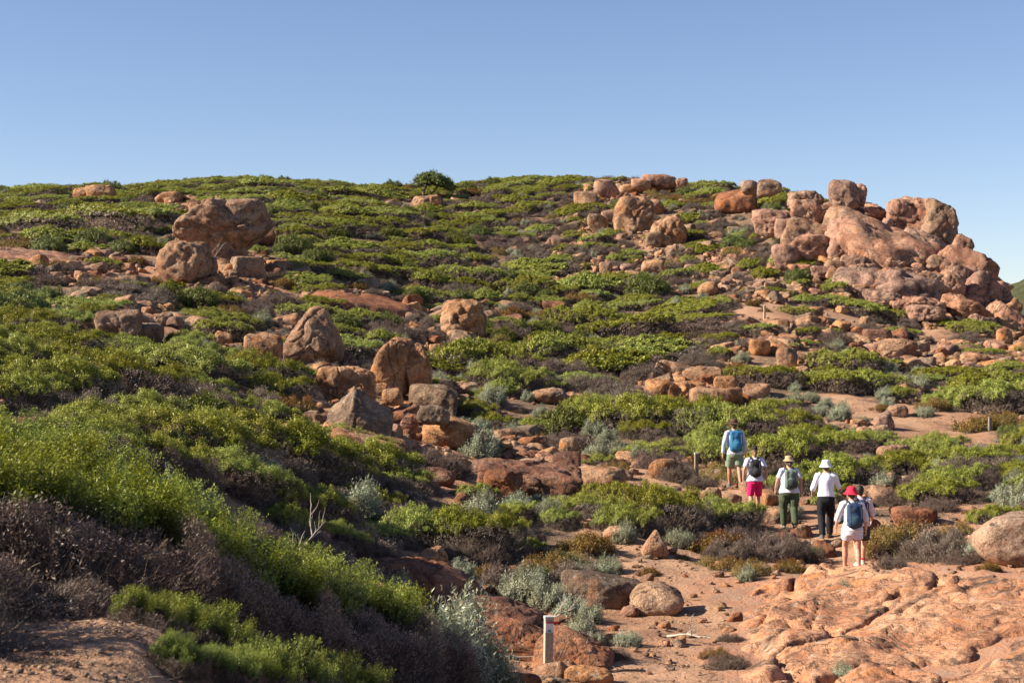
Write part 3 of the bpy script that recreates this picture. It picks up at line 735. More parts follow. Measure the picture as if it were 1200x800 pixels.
# ---- the sheet of bare granite at the lower right
def build_slab():
    xs = np.arange(1.0, 11.5, 0.045); ys = np.arange(15.5, 31.5, 0.05)
    gx, gy = np.meshgrid(xs, ys); gx = gx.ravel(); gy = gy.ravel()
    g = gz(gx, gy)
    u, v = proj(gx, gy, g)
    # inside mask: right of the path, below the back edge
    left = np.interp(v, [560, 655, 680, 700, 740, 770, 800, 900], [1300, 1140, 880, 850, 845, 860, 850, 840])
    m = np.clip((u - left + 14 * n2(gx, gy, 0.8, 3, 3)) / 60, 0, 1)
    back = np.clip((v - 672 + 8 * n2(gx, gy, 0.9, 4, 3)) / 14, 0, 1)
    m = m * back
    # elongated pillows: warped cells, long axis running away to the left
    a = R(-58)
    px = gx * math.cos(a) - gy * math.sin(a); py = gx * math.sin(a) + gy * math.cos(a)
    wx = 0.7 * n2(gx, gy, 0.45, 11, 3); wy = 0.7 * n2(gx, gy, 0.45, 12, 3)
    r = np.random.default_rng(12)
    h = np.full_like(gx, 9.0); h2 = np.full_like(gx, 9.0); cid = np.zeros(len(gx))
    cx = []
    for i in range(-16, 34):
        for j in range(-16, 34):
            cx.append((i * 6.5 + r.uniform(-2.4, 2.4) + (j % 2) * 3.2, j * 2.2 + r.uniform(-0.8, 0.8), r.uniform(-1, 1)))
    cx = np.array(cx)
    A = px + wx; Bq = py + wy
    keep = (cx[:, 0] > A.min() - 3) & (cx[:, 0] < A.max() + 3) & (cx[:, 1] > Bq.min() - 2) & (cx[:, 1] < Bq.max() + 2)
    for c in cx[keep]:
        d = np.hypot((A - c[0]) * 0.36, Bq - c[1])
        cl = d < h
        h2 = np.where(cl, h, np.minimum(h2, d)); cid = np.where(cl, c[2], cid); h = np.where(cl, d, h)
    gap = h2 - h; edge = np.clip(gap / 0.8, 0, 1)
    edge = np.clip(gap / 1.4, 0, 1); pillow = 0.12 * edge ** 0.6 + 0.13 * cid * np.clip(gap / 0.07, 0, 1) - 0.13 * np.exp(-(gap / 0.055) ** 2)
    q = np.stack([gx, gy, g * 0], 1)
    rough = 0.12 * fbm(q * 0.5, 2) + 0.014 * fbm(q * 2.6 + 5, 3) + 0.005 * fbm(q * 9, 2)
    cr = pnoise(q * np.array([0.9, 0.9, 1]) + 31) + 0.12 * pnoise(q * 4)
    crk = -0.10 * np.exp(-(cr / 0.020) ** 2)
    cr2 = pnoise(np.stack([A * 0.30, Bq * 0.8, q[:, 2] + 91], 1)) + 0.05 * pnoise(q * 5)
    crk -= 0.09 * np.exp(-(cr2 / 0.018) ** 2)
    st = pnoise(np.stack([A * 0.35, Bq * 1.1, q[:, 2] + 60], 1)) + 0.25 * pnoise(q * 3.1 + 8)
    for lv in (-0.25, 0.1, 0.4): crk = crk + 0.035 / (1 + np.exp(-(st - lv) / 0.012))
    st2 = pnoise(q * 1.9 + 70) + 0.3 * pnoise(q * 6 + 8)
    crk = crk + 0.018 / (1 + np.exp(-(st2 - 0.1) / 0.02))
    z = g - 0.12 + m * (0.16 + pillow + rough + crk) - (m <= 0) * 0.25
    nx, ny = len(xs), len(ys)
    i = np.arange((ny - 1) * (nx - 1)); r_, c_ = i // (nx - 1), i % (nx - 1); a0 = r_ * nx + c_
    f = np.stack([a0, a0 + 1, a0 + nx + 1, a0 + nx], 1)
    ok = (m.reshape(ny, nx)[r_, c_] > 0) | (m[a0 + nx + 1] > 0)
    f = f[ok]
    used = np.zeros(len(gx), bool); used[f.ravel()] = True; idx = np.cumsum(used) - 1
    vv = np.stack([gx, gy, z], 1)[used]
    o = vv.mean(0); o = np.array([o[0], o[1], vv[:, 2].min()])
    me = mesh_from('granite_sheet', vv - o, idx[f], M['rock_sheet'])
    ob = link('granite_sheet', me, loc=o)
    tag(ob, 'broad bare sheet of cracked pinkish granite filling the lower right corner', 'rock sheet')
    LANDMARKS.append(('the bare granite sheet', 1000, 740))
build_slab()

# ------------------------------------------------------------------ shrubs
def unit(a): return a / (np.linalg.norm(a, axis=1)[:, None] + 1e-9)

class Dome:
    """wind-clipped cushion: rx, ry half widths, h height, lumpy outline and top"""
    def __init__(s, seed, rx, ry, h, lump=0.22, lf=1.1, p=2.2, lean=0.0, edge=0.16):
        s.r = np.random.default_rng(seed); s.seed = seed; s.rx, s.ry, s.h = rx, ry, h
        s.lump, s.lf, s.p, s.lean, s.edge = lump, lf, p, lean, edge
    def rad(s, a):
        q = np.stack([np.cos(a) * 1.3 + s.seed, np.sin(a) * 1.3, np.zeros_like(a)], 1)
        return 1 + s.edge * 1.6 * pnoise(q) + s.edge * 0.8 * pnoise(q * 2.7 + 5)
    def top(s, x, y):
        a = np.arctan2(y / s.ry, x / s.rx); rr = np.hypot(x / s.rx, y / s.ry) / s.rad(a)
        z = s.h * np.power(np.clip(1 - rr ** s.p, 0, 1), 0.42)
        q = np.stack([x * s.lf, y * s.lf, np.full_like(x, s.seed * 3.1)], 1)
        z = z * (0.86 + s.lump * 1.3 * pnoise(q) + s.lump * 0.7 * pnoise(q * 2.4) + s.lump * 0.35 * pnoise(q * 5.2))
        z = z * (1 - s.lean * x / s.rx * 0.6)
        return z, rr
    def nrm(s, x, y, e=0.06):
        z0, _ = s.top(x, y); zx, _ = s.top(x + e, y); zy, _ = s.top(x, y + e)
        return unit(np.stack([-(zx - z0) / e, -(zy - z0) / e, np.ones_like(x)], 1)), z0
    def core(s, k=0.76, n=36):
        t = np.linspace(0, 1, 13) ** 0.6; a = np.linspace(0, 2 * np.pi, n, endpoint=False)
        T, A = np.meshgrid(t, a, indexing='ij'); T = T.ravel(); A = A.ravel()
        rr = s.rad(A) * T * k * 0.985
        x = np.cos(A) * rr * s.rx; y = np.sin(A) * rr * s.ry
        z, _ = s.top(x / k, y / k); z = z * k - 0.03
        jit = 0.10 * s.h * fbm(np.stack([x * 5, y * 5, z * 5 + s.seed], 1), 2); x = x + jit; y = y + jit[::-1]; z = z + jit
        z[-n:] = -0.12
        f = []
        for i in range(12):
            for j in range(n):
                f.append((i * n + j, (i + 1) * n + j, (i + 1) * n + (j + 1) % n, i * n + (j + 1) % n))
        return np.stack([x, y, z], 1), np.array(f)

def leaves(r, P, D, L, nleaf, ll, lw, out=0.8, tint=None, droop=0.0, N0=None, flat=0.7):
    """quad leaves spiralling up shoots from P along D"""
    n = len(P); N = n * nleaf
    j = np.tile((np.arange(nleaf) + 0.3) / nleaf, n) + r.uniform(-0.1, 0.1, N)
    Pi = np.repeat(P, nleaf, 0); Di = np.repeat(D, nleaf, 0); Li = np.repeat(L, nleaf)
    a = r.uniform(0, 2 * np.pi, N)
    ref = np.where(np.abs(Di[:, 2:3]) > 0.9, [[1.0, 0, 0]], [[0, 0, 1.0]])
    e1 = unit(np.cross(Di, ref)); e2 = np.cross(Di, e1)
    rad = e1 * np.cos(a)[:, None] + e2 * np.sin(a)[:, None]
    ld = unit(Di * (1 - out * (1 - 0.5 * j[:, None])) + rad * out + r.normal(size=(N, 3)) * 0.15 + np.array([0, 0, -droop]))
    up = np.repeat(N0, nleaf, 0) if N0 is not None else Di
    wd = unit(np.cross(ld, Di) * (1 - flat) + np.cross(ld, up) * flat + r.normal(size=(N, 3)) * 0.22)
    b = Pi + Di * (Li * j)[:, None]
    s = r.uniform(0.7, 1.25, N)[:, None]
    v = np.stack([b, b + ld * ll * 0.5 * s + wd * lw * 0.5 * s, b + ld * ll * s, b + ld * ll * 0.5 * s - wd * lw * 0.5 * s], 1).reshape(-1, 3)
    f = np.arange(N * 4).reshape(-1, 4)
    t = None
    if tint is not None: t = np.repeat(np.repeat(tint, nleaf) * 0.8 + 0.2 * np.clip(j, 0, 1), 4)
    return v, f, t

def ribbons(r, A, Bp, w, bend=0.12, segs=3):
    n = len(A)
    d = Bp - A; L = np.linalg.norm(d, axis=1)[:, None]
    side = unit(np.cross(d, r.normal(size=(n, 3))))
    off = unit(r.normal(size=(n, 3))) * L * bend
    vs = []
    for k in range(segs + 1):
        t = k / segs
        c = A + d * t + off * (4 * t * (1 - t)) + (r.normal(size=(n, 3)) * L * 0.03 if 0 < k < segs else 0)
        ww = w * (1 - 0.7 * t)
        vs += [c - side * ww / 2, c + side * ww / 2]
    v = np.stack(vs, 1).reshape(-1, 3); m = 2 * (segs + 1)
    base = np.arange(n)[:, None] * m
    f = np.concatenate([base + np.array([[2 * k, 2 * k + 1, 2 * k + 3, 2 * k + 2]]) for k in range(segs)])
    return v, f

def make_shrub(seed, rx, ry, h, n, ll, lw, nleaf, sl, kind='heath', twigs=1200, tw=0.008, cut=0.42, tufty=1.0, lump=0.22, lf=1.1, edge=0.16, flat=0.75, out=0.85, tuft=0.28, p=2.2, dry=1200):
    """returns (foliage v f tint), (branches v f)"""
    D = Dome(seed, rx, ry, h, lump=lump, lf=lf, edge=edge, p=p); r = D.r
    # points on the cushion
    k = int(n * 1.9); a = r.uniform(0, 2 * np.pi, k); t = np.sqrt(r.uniform(0, 1, k)) ** 0.82 * 0.995
    rad = D.rad(a) * t
    x = np.cos(a) * rad * rx; y = np.sin(a) * rad * ry
    nn, z = D.nrm(x, y)
    # foliage thins out down the flanks and in patches
    q = np.stack([x * 1.7, y * 1.7, z * 1.7 + seed], 1)
    hole = pnoise(q) * 0.32 + pnoise(q * 2.6) * 0.16
    side = (x / rx * 0.40 - y / ry * 0.16) if kind == 'heath' else 0      # leeward and downhill flanks are bare
    if kind == 'twiggy': keep = (z / h + hole > 0.80)
    elif kind == 'full': keep = (z / h + hole > 0.12)
    else: keep = (z / h + hole - side > cut)
    idx = np.where(keep)[0][:n]
    tf = 5; idx = np.repeat(idx[:n // tf], tf)
    x, y, z, nn = x[idx], y[idx], z[idx], nn[idx]
    nt_ = len(x) // tf
    fan = r.normal(size=(len(x), 3)) * np.array([1, 1, 0.4])
    d = unit(nn * 0.5 + np.array([0.05, 0, 0.75 * tufty]) + fan * 0.42)
    th = np.repeat(r.normal(size=nt_), tf)
    # clumps: neighbouring shoots rise and dip together
    cl = pnoise(np.stack([x * 4.5, y * 4.5, z * 4.5 + seed], 1)); cl2 = pnoise(np.stack([x * 11, y * 11, z * 11 + seed], 1))
    L = sl * (1.1 + 0.45 * cl + r.uniform(-0.3, 0.3, len(x)))
    P = np.stack([x, y, z], 1) - nn * (sl * 0.55) + np.array([0, 0, 1]) * (cl * sl * 0.7 + cl2 * sl * 0.5 + th * sl * tuft)[:, None] + fan * sl * 0.22
    tint = np.clip(0.5 + 0.3 * cl + 0.2 * cl2 + 0.16 * th + r.normal(size=len(x)) * 0.10, 0, 1)  # sunken shoots are coloured darker, painting shade between the clumps
    fv, ff, ft = leaves(r, P, d, L, nleaf, ll, lw, tint=tint, N0=unit(nn * 0.9 + np.array([0, 0, 0.45])), flat=flat, out=out)
    # branches: from a few stems near the ground out to the surface
    m = twigs; a = r.uniform(0, 2 * np.pi, m)
    t = r.uniform(0.75, 1.0, m) if kind != 'twiggy' else np.sqrt(r.uniform(0.05, 1.0, m))
    rad = D.rad(a) * t
    tx = np.cos(a) * rad * rx; ty = np.sin(a) * rad * ry
    tz, _ = D.top(tx, ty); tz = tz * (r.uniform(0.25, 1.02, m) if kind != 'twiggy' else r.uniform(0.8, 1.08, m))
    Bp = np.stack([tx, ty, tz], 1)
    A = Bp * np.array([0.72, 0.72, 0.3]) + r.normal(size=(m, 3)) * 0.05
    A[:, 2] = np.maximum(A[:, 2] - 0.05 * h, -0.05)
    v1, f1 = ribbons(r, A, Bp, tw)
    # fine ends
    m2 = m * 2; i2 = r.integers(0, m, m2); A2 = A[i2] + (Bp[i2] - A[i2]) * r.uniform(0.45, 0.95, m2)[:, None]
    B2 = A2 + unit((Bp[i2] - A[i2]) + r.normal(size=(m2, 3)) * 0.18 * h + np.array([0, 0, 0.12 * h])) * (0.22 * h * r.uniform(0.5, 1.3, m2))[:, None]
    v2, f2 = ribbons(r, A2, B2, tw * 0.6, segs=2)
    # dead grey-brown sprigs clothe the bare flanks
    m3 = dry; a = r.uniform(0, 2 * np.pi, m3); t = np.sqrt(r.uniform(0.45, 1.0, m3)); rad = D.rad(a) * t
    x3 = np.cos(a) * rad * rx; y3 = np.sin(a) * rad * ry; tz, _ = D.top(x3, y3); z3 = tz * np.where(t > 0.85, r.uniform(0.1, 1.0, m3), 0.97)
    o3 = unit(np.stack([np.cos(a), np.sin(a), np.full(m3, 0.55)], 1)); c3 = pnoise(np.stack([x3 * 4, y3 * 4, z3 * 4 + seed], 1))
    P3 = np.stack([x3, y3, z3], 1) - o3 * (0.03 + 0.25 * sl * (1 + c3))[:, None]
    dv, df, dt = leaves(r, P3, unit(o3 + r.normal(size=(m3, 3)) * 0.45), np.full(m3, sl * 0.9), 4, ll * 1.0, lw * 0.55, tint=np.clip(0.35 + 0.5 * c3 + r.normal(size=m3) * 0.2, 0, 1), flat=0.3)
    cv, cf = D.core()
    return (fv, ff, ft), (v1, f1), (np.concatenate([v2, dv]), (f2, df + len(v2)), np.concatenate([np.full(len(v2), 0.35), dt])), (cv, cf)

def pack(parts, mats):
    vs, fs, mi, n, ts = [], [], [], 0, []
    for i, (v, f, t) in enumerate(parts):
        vs.append(v); fs.append(f + n); mi.append(np.full(len(f), i)); n += len(v)
        ts.append(t if t is not None else np.full(len(v), 0.5))
    return np.concatenate(vs), fs, np.concatenate(mi), np.concatenate(ts)

def shrub_meshes(name, leafmat, single, seed, tipmat=None, **kw):
    fo, b1, b2, co = make_shrub(seed, **kw)
    tips = tipmat or M['leaf_dry']
    if single:
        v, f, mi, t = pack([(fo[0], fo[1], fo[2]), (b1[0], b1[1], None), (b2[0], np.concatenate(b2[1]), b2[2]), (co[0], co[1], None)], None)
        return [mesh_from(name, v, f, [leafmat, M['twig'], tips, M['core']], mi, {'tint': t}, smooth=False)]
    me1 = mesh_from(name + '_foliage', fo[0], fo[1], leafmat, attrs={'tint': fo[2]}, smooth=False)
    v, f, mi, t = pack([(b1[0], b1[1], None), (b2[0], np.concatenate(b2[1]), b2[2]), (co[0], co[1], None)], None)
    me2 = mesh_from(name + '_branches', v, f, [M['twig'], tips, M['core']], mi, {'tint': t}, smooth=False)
    return [me1, me2]

LIB = {}     # kind -> list of (half width, height, meshes)
def lib(key, leafmat, variants, single, tipmat=None, **common):
    LIB[key] = []
    for i, (rx, ry, h, kw) in enumerate(variants):
        k = dict(common); k.update(kw)
        LIB[key].append((rx, ry, h, shrub_meshes(key, leafmat, single, len(LIB) * 101 + i * 13 + 5, tipmat, rx=rx, ry=ry, h=h, **k)))
E = {}
lib('wall', M['leaf_near'], [(1.2, 1.1, 0.80, E), (1.4, 1.1, 0.84, E)], False, n=3600, ll=0.034, lw=0.015, nleaf=9, sl=0.13, dry=5500, twigs=2600, tw=0.008, cut=0.88, lump=0.22, lf=1.6, tuft=0.5, p=4.5, edge=0.10)
lib('near', M['leaf_near'], [(1.5, 1.15, 0.80, E), (1.3, 1.15, 0.75, E)], False, n=5600, ll=0.036, lw=0.016, nleaf=9, sl=0.13, dry=3600, twigs=1800, tw=0.008, cut=0.58, lump=0.42, lf=1.9, tuft=0.7)
lib('mid', M['leaf'], [(1.6, 1.2, 0.75, E), (1.3, 1.1, 0.7, E), (1.8, 1.3, 0.8, E)], False, n=5000, ll=0.040, lw=0.020, nleaf=6, sl=0.09, dry=2600, twigs=900, tw=0.012, cut=0.58, lump=0.30, lf=1.3, p=3.0)
lib('far', M['leaf'], [(2.1, 1.6, 0.85, E), (1.7, 1.4, 0.8, E), (2.5, 1.5, 0.85, E), (1.3, 1.1, 0.65, E), (1.9, 1.9, 0.95, E)], True, n=4400, ll=0.055, lw=0.040, nleaf=4, sl=0.075, dry=1500, twigs=350, tw=0.020, cut=0.52, lump=0.26, lf=0.9, edge=0.2, p=3.0, flat=0.9, tuft=0.2)
lib('dark', M['leaf_dark'], [(1.1, 1.0, 0.8, E), (0.8, 0.8, 0.6, E)], True, n=1900, ll=0.060, lw=0.028, nleaf=7, sl=0.13, dry=300, twigs=300, tw=0.015, kind='full', lump=0.3, lf=1.6)
lib('silver', M['leaf_silver'], [(0.50, 0.48, 0.42, E), (0.62, 0.52, 0.46, E), (0.38, 0.36, 0.34, E)], True, n=900, ll=0.045, lw=0.014, nleaf=12, sl=0.14, dry=200, twigs=300, tw=0.010, kind='full', lump=0.34, lf=3.0, edge=0.22)
lib('rust', M['leaf_rust'], [(0.75, 0.65, 0.34, E), (0.55, 0.5, 0.30, E)], True, n=1500, ll=0.034, lw=0.015, nleaf=7, sl=0.09, dry=300, twigs=300, tw=0.008, kind='full', lump=0.3, lf=2.4, edge=0.22)
lib('twiggy', M['leaf_dry'], [(1.1, 0.95, 0.62, E), (0.7, 0.65, 0.45, E), (1.5, 1.1, 0.7, E)], True, tipmat=M['leaf_dry'], n=420, ll=0.04, lw=0.012, nleaf=8, sl=0.10, dry=2400, twigs=1500, tw=0.011, kind='twiggy', lump=0.3, lf=1.8)
KIND = {
 'wall': ('heath_shrub', 'shrub', 'green-topped woody heath shrub'), 'near': ('heath_shrub', 'shrub', 'green heath shrub'), 'mid': ('heath_shrub', 'shrub', 'green heath shrub'), 'far': ('heath_shrub', 'shrub', 'green heath shrub'),
 'dark': ('dark_shrub', 'shrub', 'dark green round shrub'), 'silver': ('silver_shrub', 'shrub', 'silvery grey shrub'),
 'rust': ('rusty_shrub', 'shrub', 'rusty yellow scrub'), 'twiggy': ('twiggy_shrub', 'shrub', 'dry grey-brown twiggy shrub')}
GROUP = {'wall': 'green heath shrubs', 'near': 'green heath shrubs', 'mid': 'green heath shrubs', 'far': 'green heath shrubs', 'dark': 'dark green round shrubs', 'silver': 'silvery shrubs', 'rust': 'rusty yellow scrub', 'twiggy': 'dry twiggy shrubs'}

KEEP += [(861, 577, 34, 70, 42), (884, 596, 26, 50, 38.6), (925, 604, 30, 50, 36.9), (966, 632, 30, 80, 35.6), (1003, 672, 40, 100, 30.6), (816, 563, 12, 30, 43.6), (896, 377, 14, 20, 83), (1160, 518, 14, 14, 55), (642, 790, 14, 60, 19.8)]
PLANTS = []    # dict(kind, variant, x, y, z, rz, sx, sy, sz)
_pr = random.Random(11)
def plant(kind, x, y, w, h=None, dp=None, rz=None, var=None, dz=0.0, tilt=True, hand=False):
    vs = LIB[kind]
    if var is None: var = _pr.randrange(len(vs))
    rx, ry, hh, _ = vs[var]
    sx = w / (2 * rx); sy = (dp if dp else w * ry / rx) / (2 * ry); sz = min(h / hh, 1.35 * (sx + sy) / 2) if h else (sx + sy) / 2 * _pr.uniform(0.85, 1.15)
    PLANTS.append(dict(kind=kind, var=var, x=x, y=y, z=None, rz=_pr.uniform(-0.5, 0.5) if rz is None else rz, s=(sx, sy, sz), w=w, dz=dz, hand=hand))

# the near hump of heath
for (u, d, w, h, dp) in [(-230, 11.2, 2.6, .8, 2.3), (-70, 11.2, 2.4, .80, 2.2), (70, 11.3, 2.3, .82, 2.1), (165, 12.0, 2.0, .80, 2.0), (255, 12.9, 1.9, .78, 2.0), (335, 13.6, 1.7, .76, 2.0), (410, 14.3, 1.6, .74, 2.0), (470, 15.1, 1.4, .68, 1.8),
                        (-60, 13.6, 2.6, .78, 2.4), (60, 13.8, 2.5, .80, 2.4), (170, 14.4, 2.3, .72, 2.3), (-20, 16.4, 2.8, .72, 2.6), (120, 16.6, 2.7, .66, 2.6), (250, 15.2, 2.0, .62, 2.2), (330, 16.0, 1.8, .6, 2.2), (20, 19.4, 3.0, .6, 2.8), (-120, 19.0, 3.0, .6, 2.8), (400, 16.6, 1.6, .62, 2.0), (470, 17.4, 1.5, .6, 1.9)]:
    x = (u - 600) / F * d; plant('wall' if (d < 13.0 or u >= 335 and d < 16.3) and u > -100 else 'near', x, d, w, h, dp, hand=True, rz=_pr.uniform(-0.35, 0.1))
for (u, d, w, h, dp) in [(235, 10.2, .85, .45, .7), (330, 10.2, .9, .50, .8), (400, 11.2, .8, .42, .8), (300, 9.4, .6, .36, .6), (172, 9.7, .55, .32, .5), (262, 9.0, .5, .3, .5), (205, 8.7, .4, .24, .4)]:
    x = (u - 600) / F * d; plant('near', x, d, w, h, dp, hand=True)
plant('near', -3.75, 8.5, 2.2, 1.15, 1.6, hand=True); plant('near', -3.7, 6.9, 1.8, .9, 1.4, hand=True)  # unseen shrubs left of the frame, added to cast shadow on near soil
for (u, d, w, h) in [(-110, 9.6, 1.6, .4), (30, 9.9, 1.2, .25), (120, 10.3, 1.0, .25)]:
    x = (u - 600) / F * d; plant('twiggy', x, d, w, h, hand=True)
for (u, d, w, h) in [(512, 16.6, 1.0, .62), (478, 16.0, .8, .55), (548, 17.0, .8, .5), (530, 15.6, .7, .45), (500, 15.2, .6, .4), (565, 16.2, .6, .4)]:
    plant('silver', (u - 600) / F * d, d, w, h, hand=True)
# silvery bushes among the scrub: foot column and row, width
for (u, v, w) in [ (418, 690, 62), (442, 704, 56), (395, 692, 40), (462, 702, 46), (540, 680, 40), (530, 694, 44), (610, 708, 60), (640, 714, 52), (596, 696, 36), (660, 700, 40),
                  (678, 752, 46), (735, 757, 44), (698, 758, 30), (718, 672, 28), (702, 690, 26), (700, 652, 24), (655, 602, 34), (632, 590, 28), (640, 608, 40), (562, 540, 52), (575, 530, 36), (548, 528, 30),
                  (747, 545, 34), (722, 536, 30), (712, 520, 30), (650, 488, 22), (668, 500, 26), (618, 470, 20), (576, 476, 40), (560, 468, 30), (988, 706, 36), (962, 674, 20), (985, 802, 40), (1150, 655, 42), (1075, 670, 1),
                  (1033, 575, 30), (1105, 565, 40), (1188, 572, 30), (1192, 555, 26), (950, 470, 26), (968, 478, 22), (1040, 480, 24), (1084, 488, 28), (1110, 470, 26), (1010, 496, 20), (1003, 510, 18), (975, 508, 18), (1085, 430, 20),
                  (1168, 518, 9), (870, 426, 24), (710, 380, 18), (694, 402, 22), (735, 404, 14), (688, 420, 20), (596, 346, 14), (60, 390, 22), (285, 420, 26), (270, 450, 24), (215, 385, 18), (295, 457, 30), (330, 470, 14), (276, 517, 22), (875, 680, 26), (905, 640, 24)]:
    if w < 5: continue
    x, y = hit(u, v, 18); w = min(w, 80) * 0.85; plant('silver', x, y, w * y / F, w * y / F * 0.6, hand=True)
# rusty low scrub
for (u, v, w) in [(690, 648, 66), (672, 660, 40), (1060, 645, 90), (1090, 652, 70), (1035, 638, 60), (1120, 628, 50), (880, 672, 50), (855, 668, 44), (830, 664, 36), (760, 674, 30), (745, 690, 30), (505, 545, 24), (630, 515, 24), (672, 558, 30), (800, 655, 20),
                  (1150, 505, 60), (1175, 496, 40), (1180, 470, 40), (815, 530, 30), (520, 222, 60), (560, 228, 60), (470, 226, 40), (20, 292, 60), (600, 372, 40), (680, 355, 40), (820, 240, 60), (850, 234, 50), (790, 224, 40), (925, 668, 40), (1100, 700, 30), (840, 770, 40), (470, 690, 40), (500, 700, 30), (440, 412, 24), (408, 440, 18), (700, 340, 30), (860, 300, 30), (160, 312, 30), (1160, 668, 30)]:
    x, y = hit(u, v, 18); plant('rust', x, y, w * y / F, min(0.5, w * y / F * 0.42), hand=True)
# dry twiggy shrubs and banks
for (u, v, w) in [(300, 645, 110), (365, 655, 110), (430, 650, 100), (470, 620, 110), (450, 585, 120), (380, 605, 110), (500, 610, 90), (560, 660, 80), (590, 690, 70),
                  (870, 645, 90), (900, 655, 70), (925, 652, 84), (850, 655, 60), (1130, 660, 50), (1045, 665, 40), (735, 480, 110), (690, 460, 90), (720, 470, 80), (760, 650, 30), (855, 785, 60), (855, 750, 36), (690, 758, 50), (720, 770, 46), (790, 560, 60), (820, 572, 50),
                  (660, 440, 90), (620, 440, 80), (560, 420, 70), (460, 395, 70), (500, 400, 60), (600, 395, 60), (160, 355, 100), (130, 345, 80), (300, 480, 60), (230, 470, 70), (100, 490, 80), (70, 500, 60), (280, 500, 50), (840, 390, 90), (960, 680, 30), (1190, 660, 40), (905, 560, 60), (590, 290, 60), (620, 300, 50), (710, 300, 50), (870, 330, 40), (890, 310, 40), (900, 300, 36), (880, 280, 30), (20, 440, 50), (330, 360, 60),
                  (940, 535, 50), (1100, 600, 50), (1050, 590, 60), (800, 480, 40), (530, 655, 60), (1075, 620, 40)]:
    x, y = hit(u, v, 18); plant('twiggy', x, y, w * y / F, min(0.46 if v > 555 and u < 520 else 0.7, w * y / F * 0.5), hand=True)
# dark rounded shrubs
for (u, v, w) in [(345, 300, 44), (330, 300, 30), (370, 310, 40), (145, 300, 34), (165, 278, 30), (110, 290, 40), (230, 360, 30), (610, 395, 40), (640, 398, 40), (590, 400, 30), (240, 500, 70), (210, 495, 50), (560, 280, 30), (725, 245, 24), (20, 350, 40), (55, 355, 40), (60, 372, 30), (90, 380, 36), (760, 350, 50), (480, 255, 24), (255, 420, 24), (350, 500, 30), (655, 665, 40), (640, 680, 30), (740, 262, 20), (930, 240, 30), (905, 250, 24), (940, 690, 1), (960, 650, 26)]:
    if w < 5: continue
    x, y = hit(u, v, 18); plant('dark', x, y, w * y / F, w * y / F * 0.55, hand=True)
# large green cushions one can point at
for (u, v, w, h) in [(140, 470, 210, 50), (60, 465, 160, 44), (215, 452, 170, 40), (300, 452, 120, 34), (60, 415, 150, 30), (160, 425, 160, 26), (318, 470, 110, 30), (312, 498, 90, 26),
                     (230, 540, 200, 46), (330, 548, 190, 50), (120, 545, 210, 48), (430, 562, 150, 40), (270, 578, 150, 44), (190, 560, 150, 44), (370, 605, 100, 34), (440, 603, 90, 30), (320, 600, 120, 38), (400, 572, 120, 34), (340, 628, 90, 30), (395, 640, 80, 26), (460, 640, 70, 24), (470, 575, 110, 26), (20, 560, 200, 50), (545, 652, 140, 44), (495, 638, 120, 38), (588, 640, 100, 36),
                     (878, 612, 60, 24), (780, 625, 150, 52), (850, 625, 110, 40), (720, 600, 90, 30), (740, 510, 150, 40), (800, 510, 150, 40), (870, 520, 140, 40), (700, 505, 110, 30), (930, 555, 130, 44), (985, 575, 120, 34), (840, 548, 90, 40),
                     (660, 430, 150, 34), (560, 440, 140, 36), (600, 460, 120, 30), (720, 445, 140, 30), (740, 400, 150, 28), (690, 392, 110, 30), (1000, 440, 100, 26), (1030, 462, 110, 24), (970, 455, 80, 20), (1170, 485, 120, 30), (1120, 480, 80, 22),
                     (1150, 560, 150, 30), (1060, 560, 110, 26), (1110, 590, 110, 24), (1010, 372, 90, 17), (940, 372, 50, 12), (1060, 398, 60, 12), (1150, 395, 80, 14), (830, 384, 90, 14),
                     (620, 345, 90, 20), (560, 335, 90, 20), (700, 350, 100, 22), (750, 362, 60, 16), (380, 365, 80, 16), (240, 385, 80, 18), (400, 395, 70, 14), (120, 275, 150, 30), (50, 275, 120, 26), (170, 268, 90, 22), (560, 590, 60, 26), (610, 610, 60, 30), (655, 620, 60, 24), (1165, 615, 60, 26), (620, 650, 50, 30), (1190, 610, 50, 24)]:
    x, y = hit(u, v, 18); k = 'mid' if y < 62 else 'far'
    W = w * y / F
    plant(k, x, y + W * 0.22, W, h * y / F, min(W * 0.8, 3.2), hand=True)

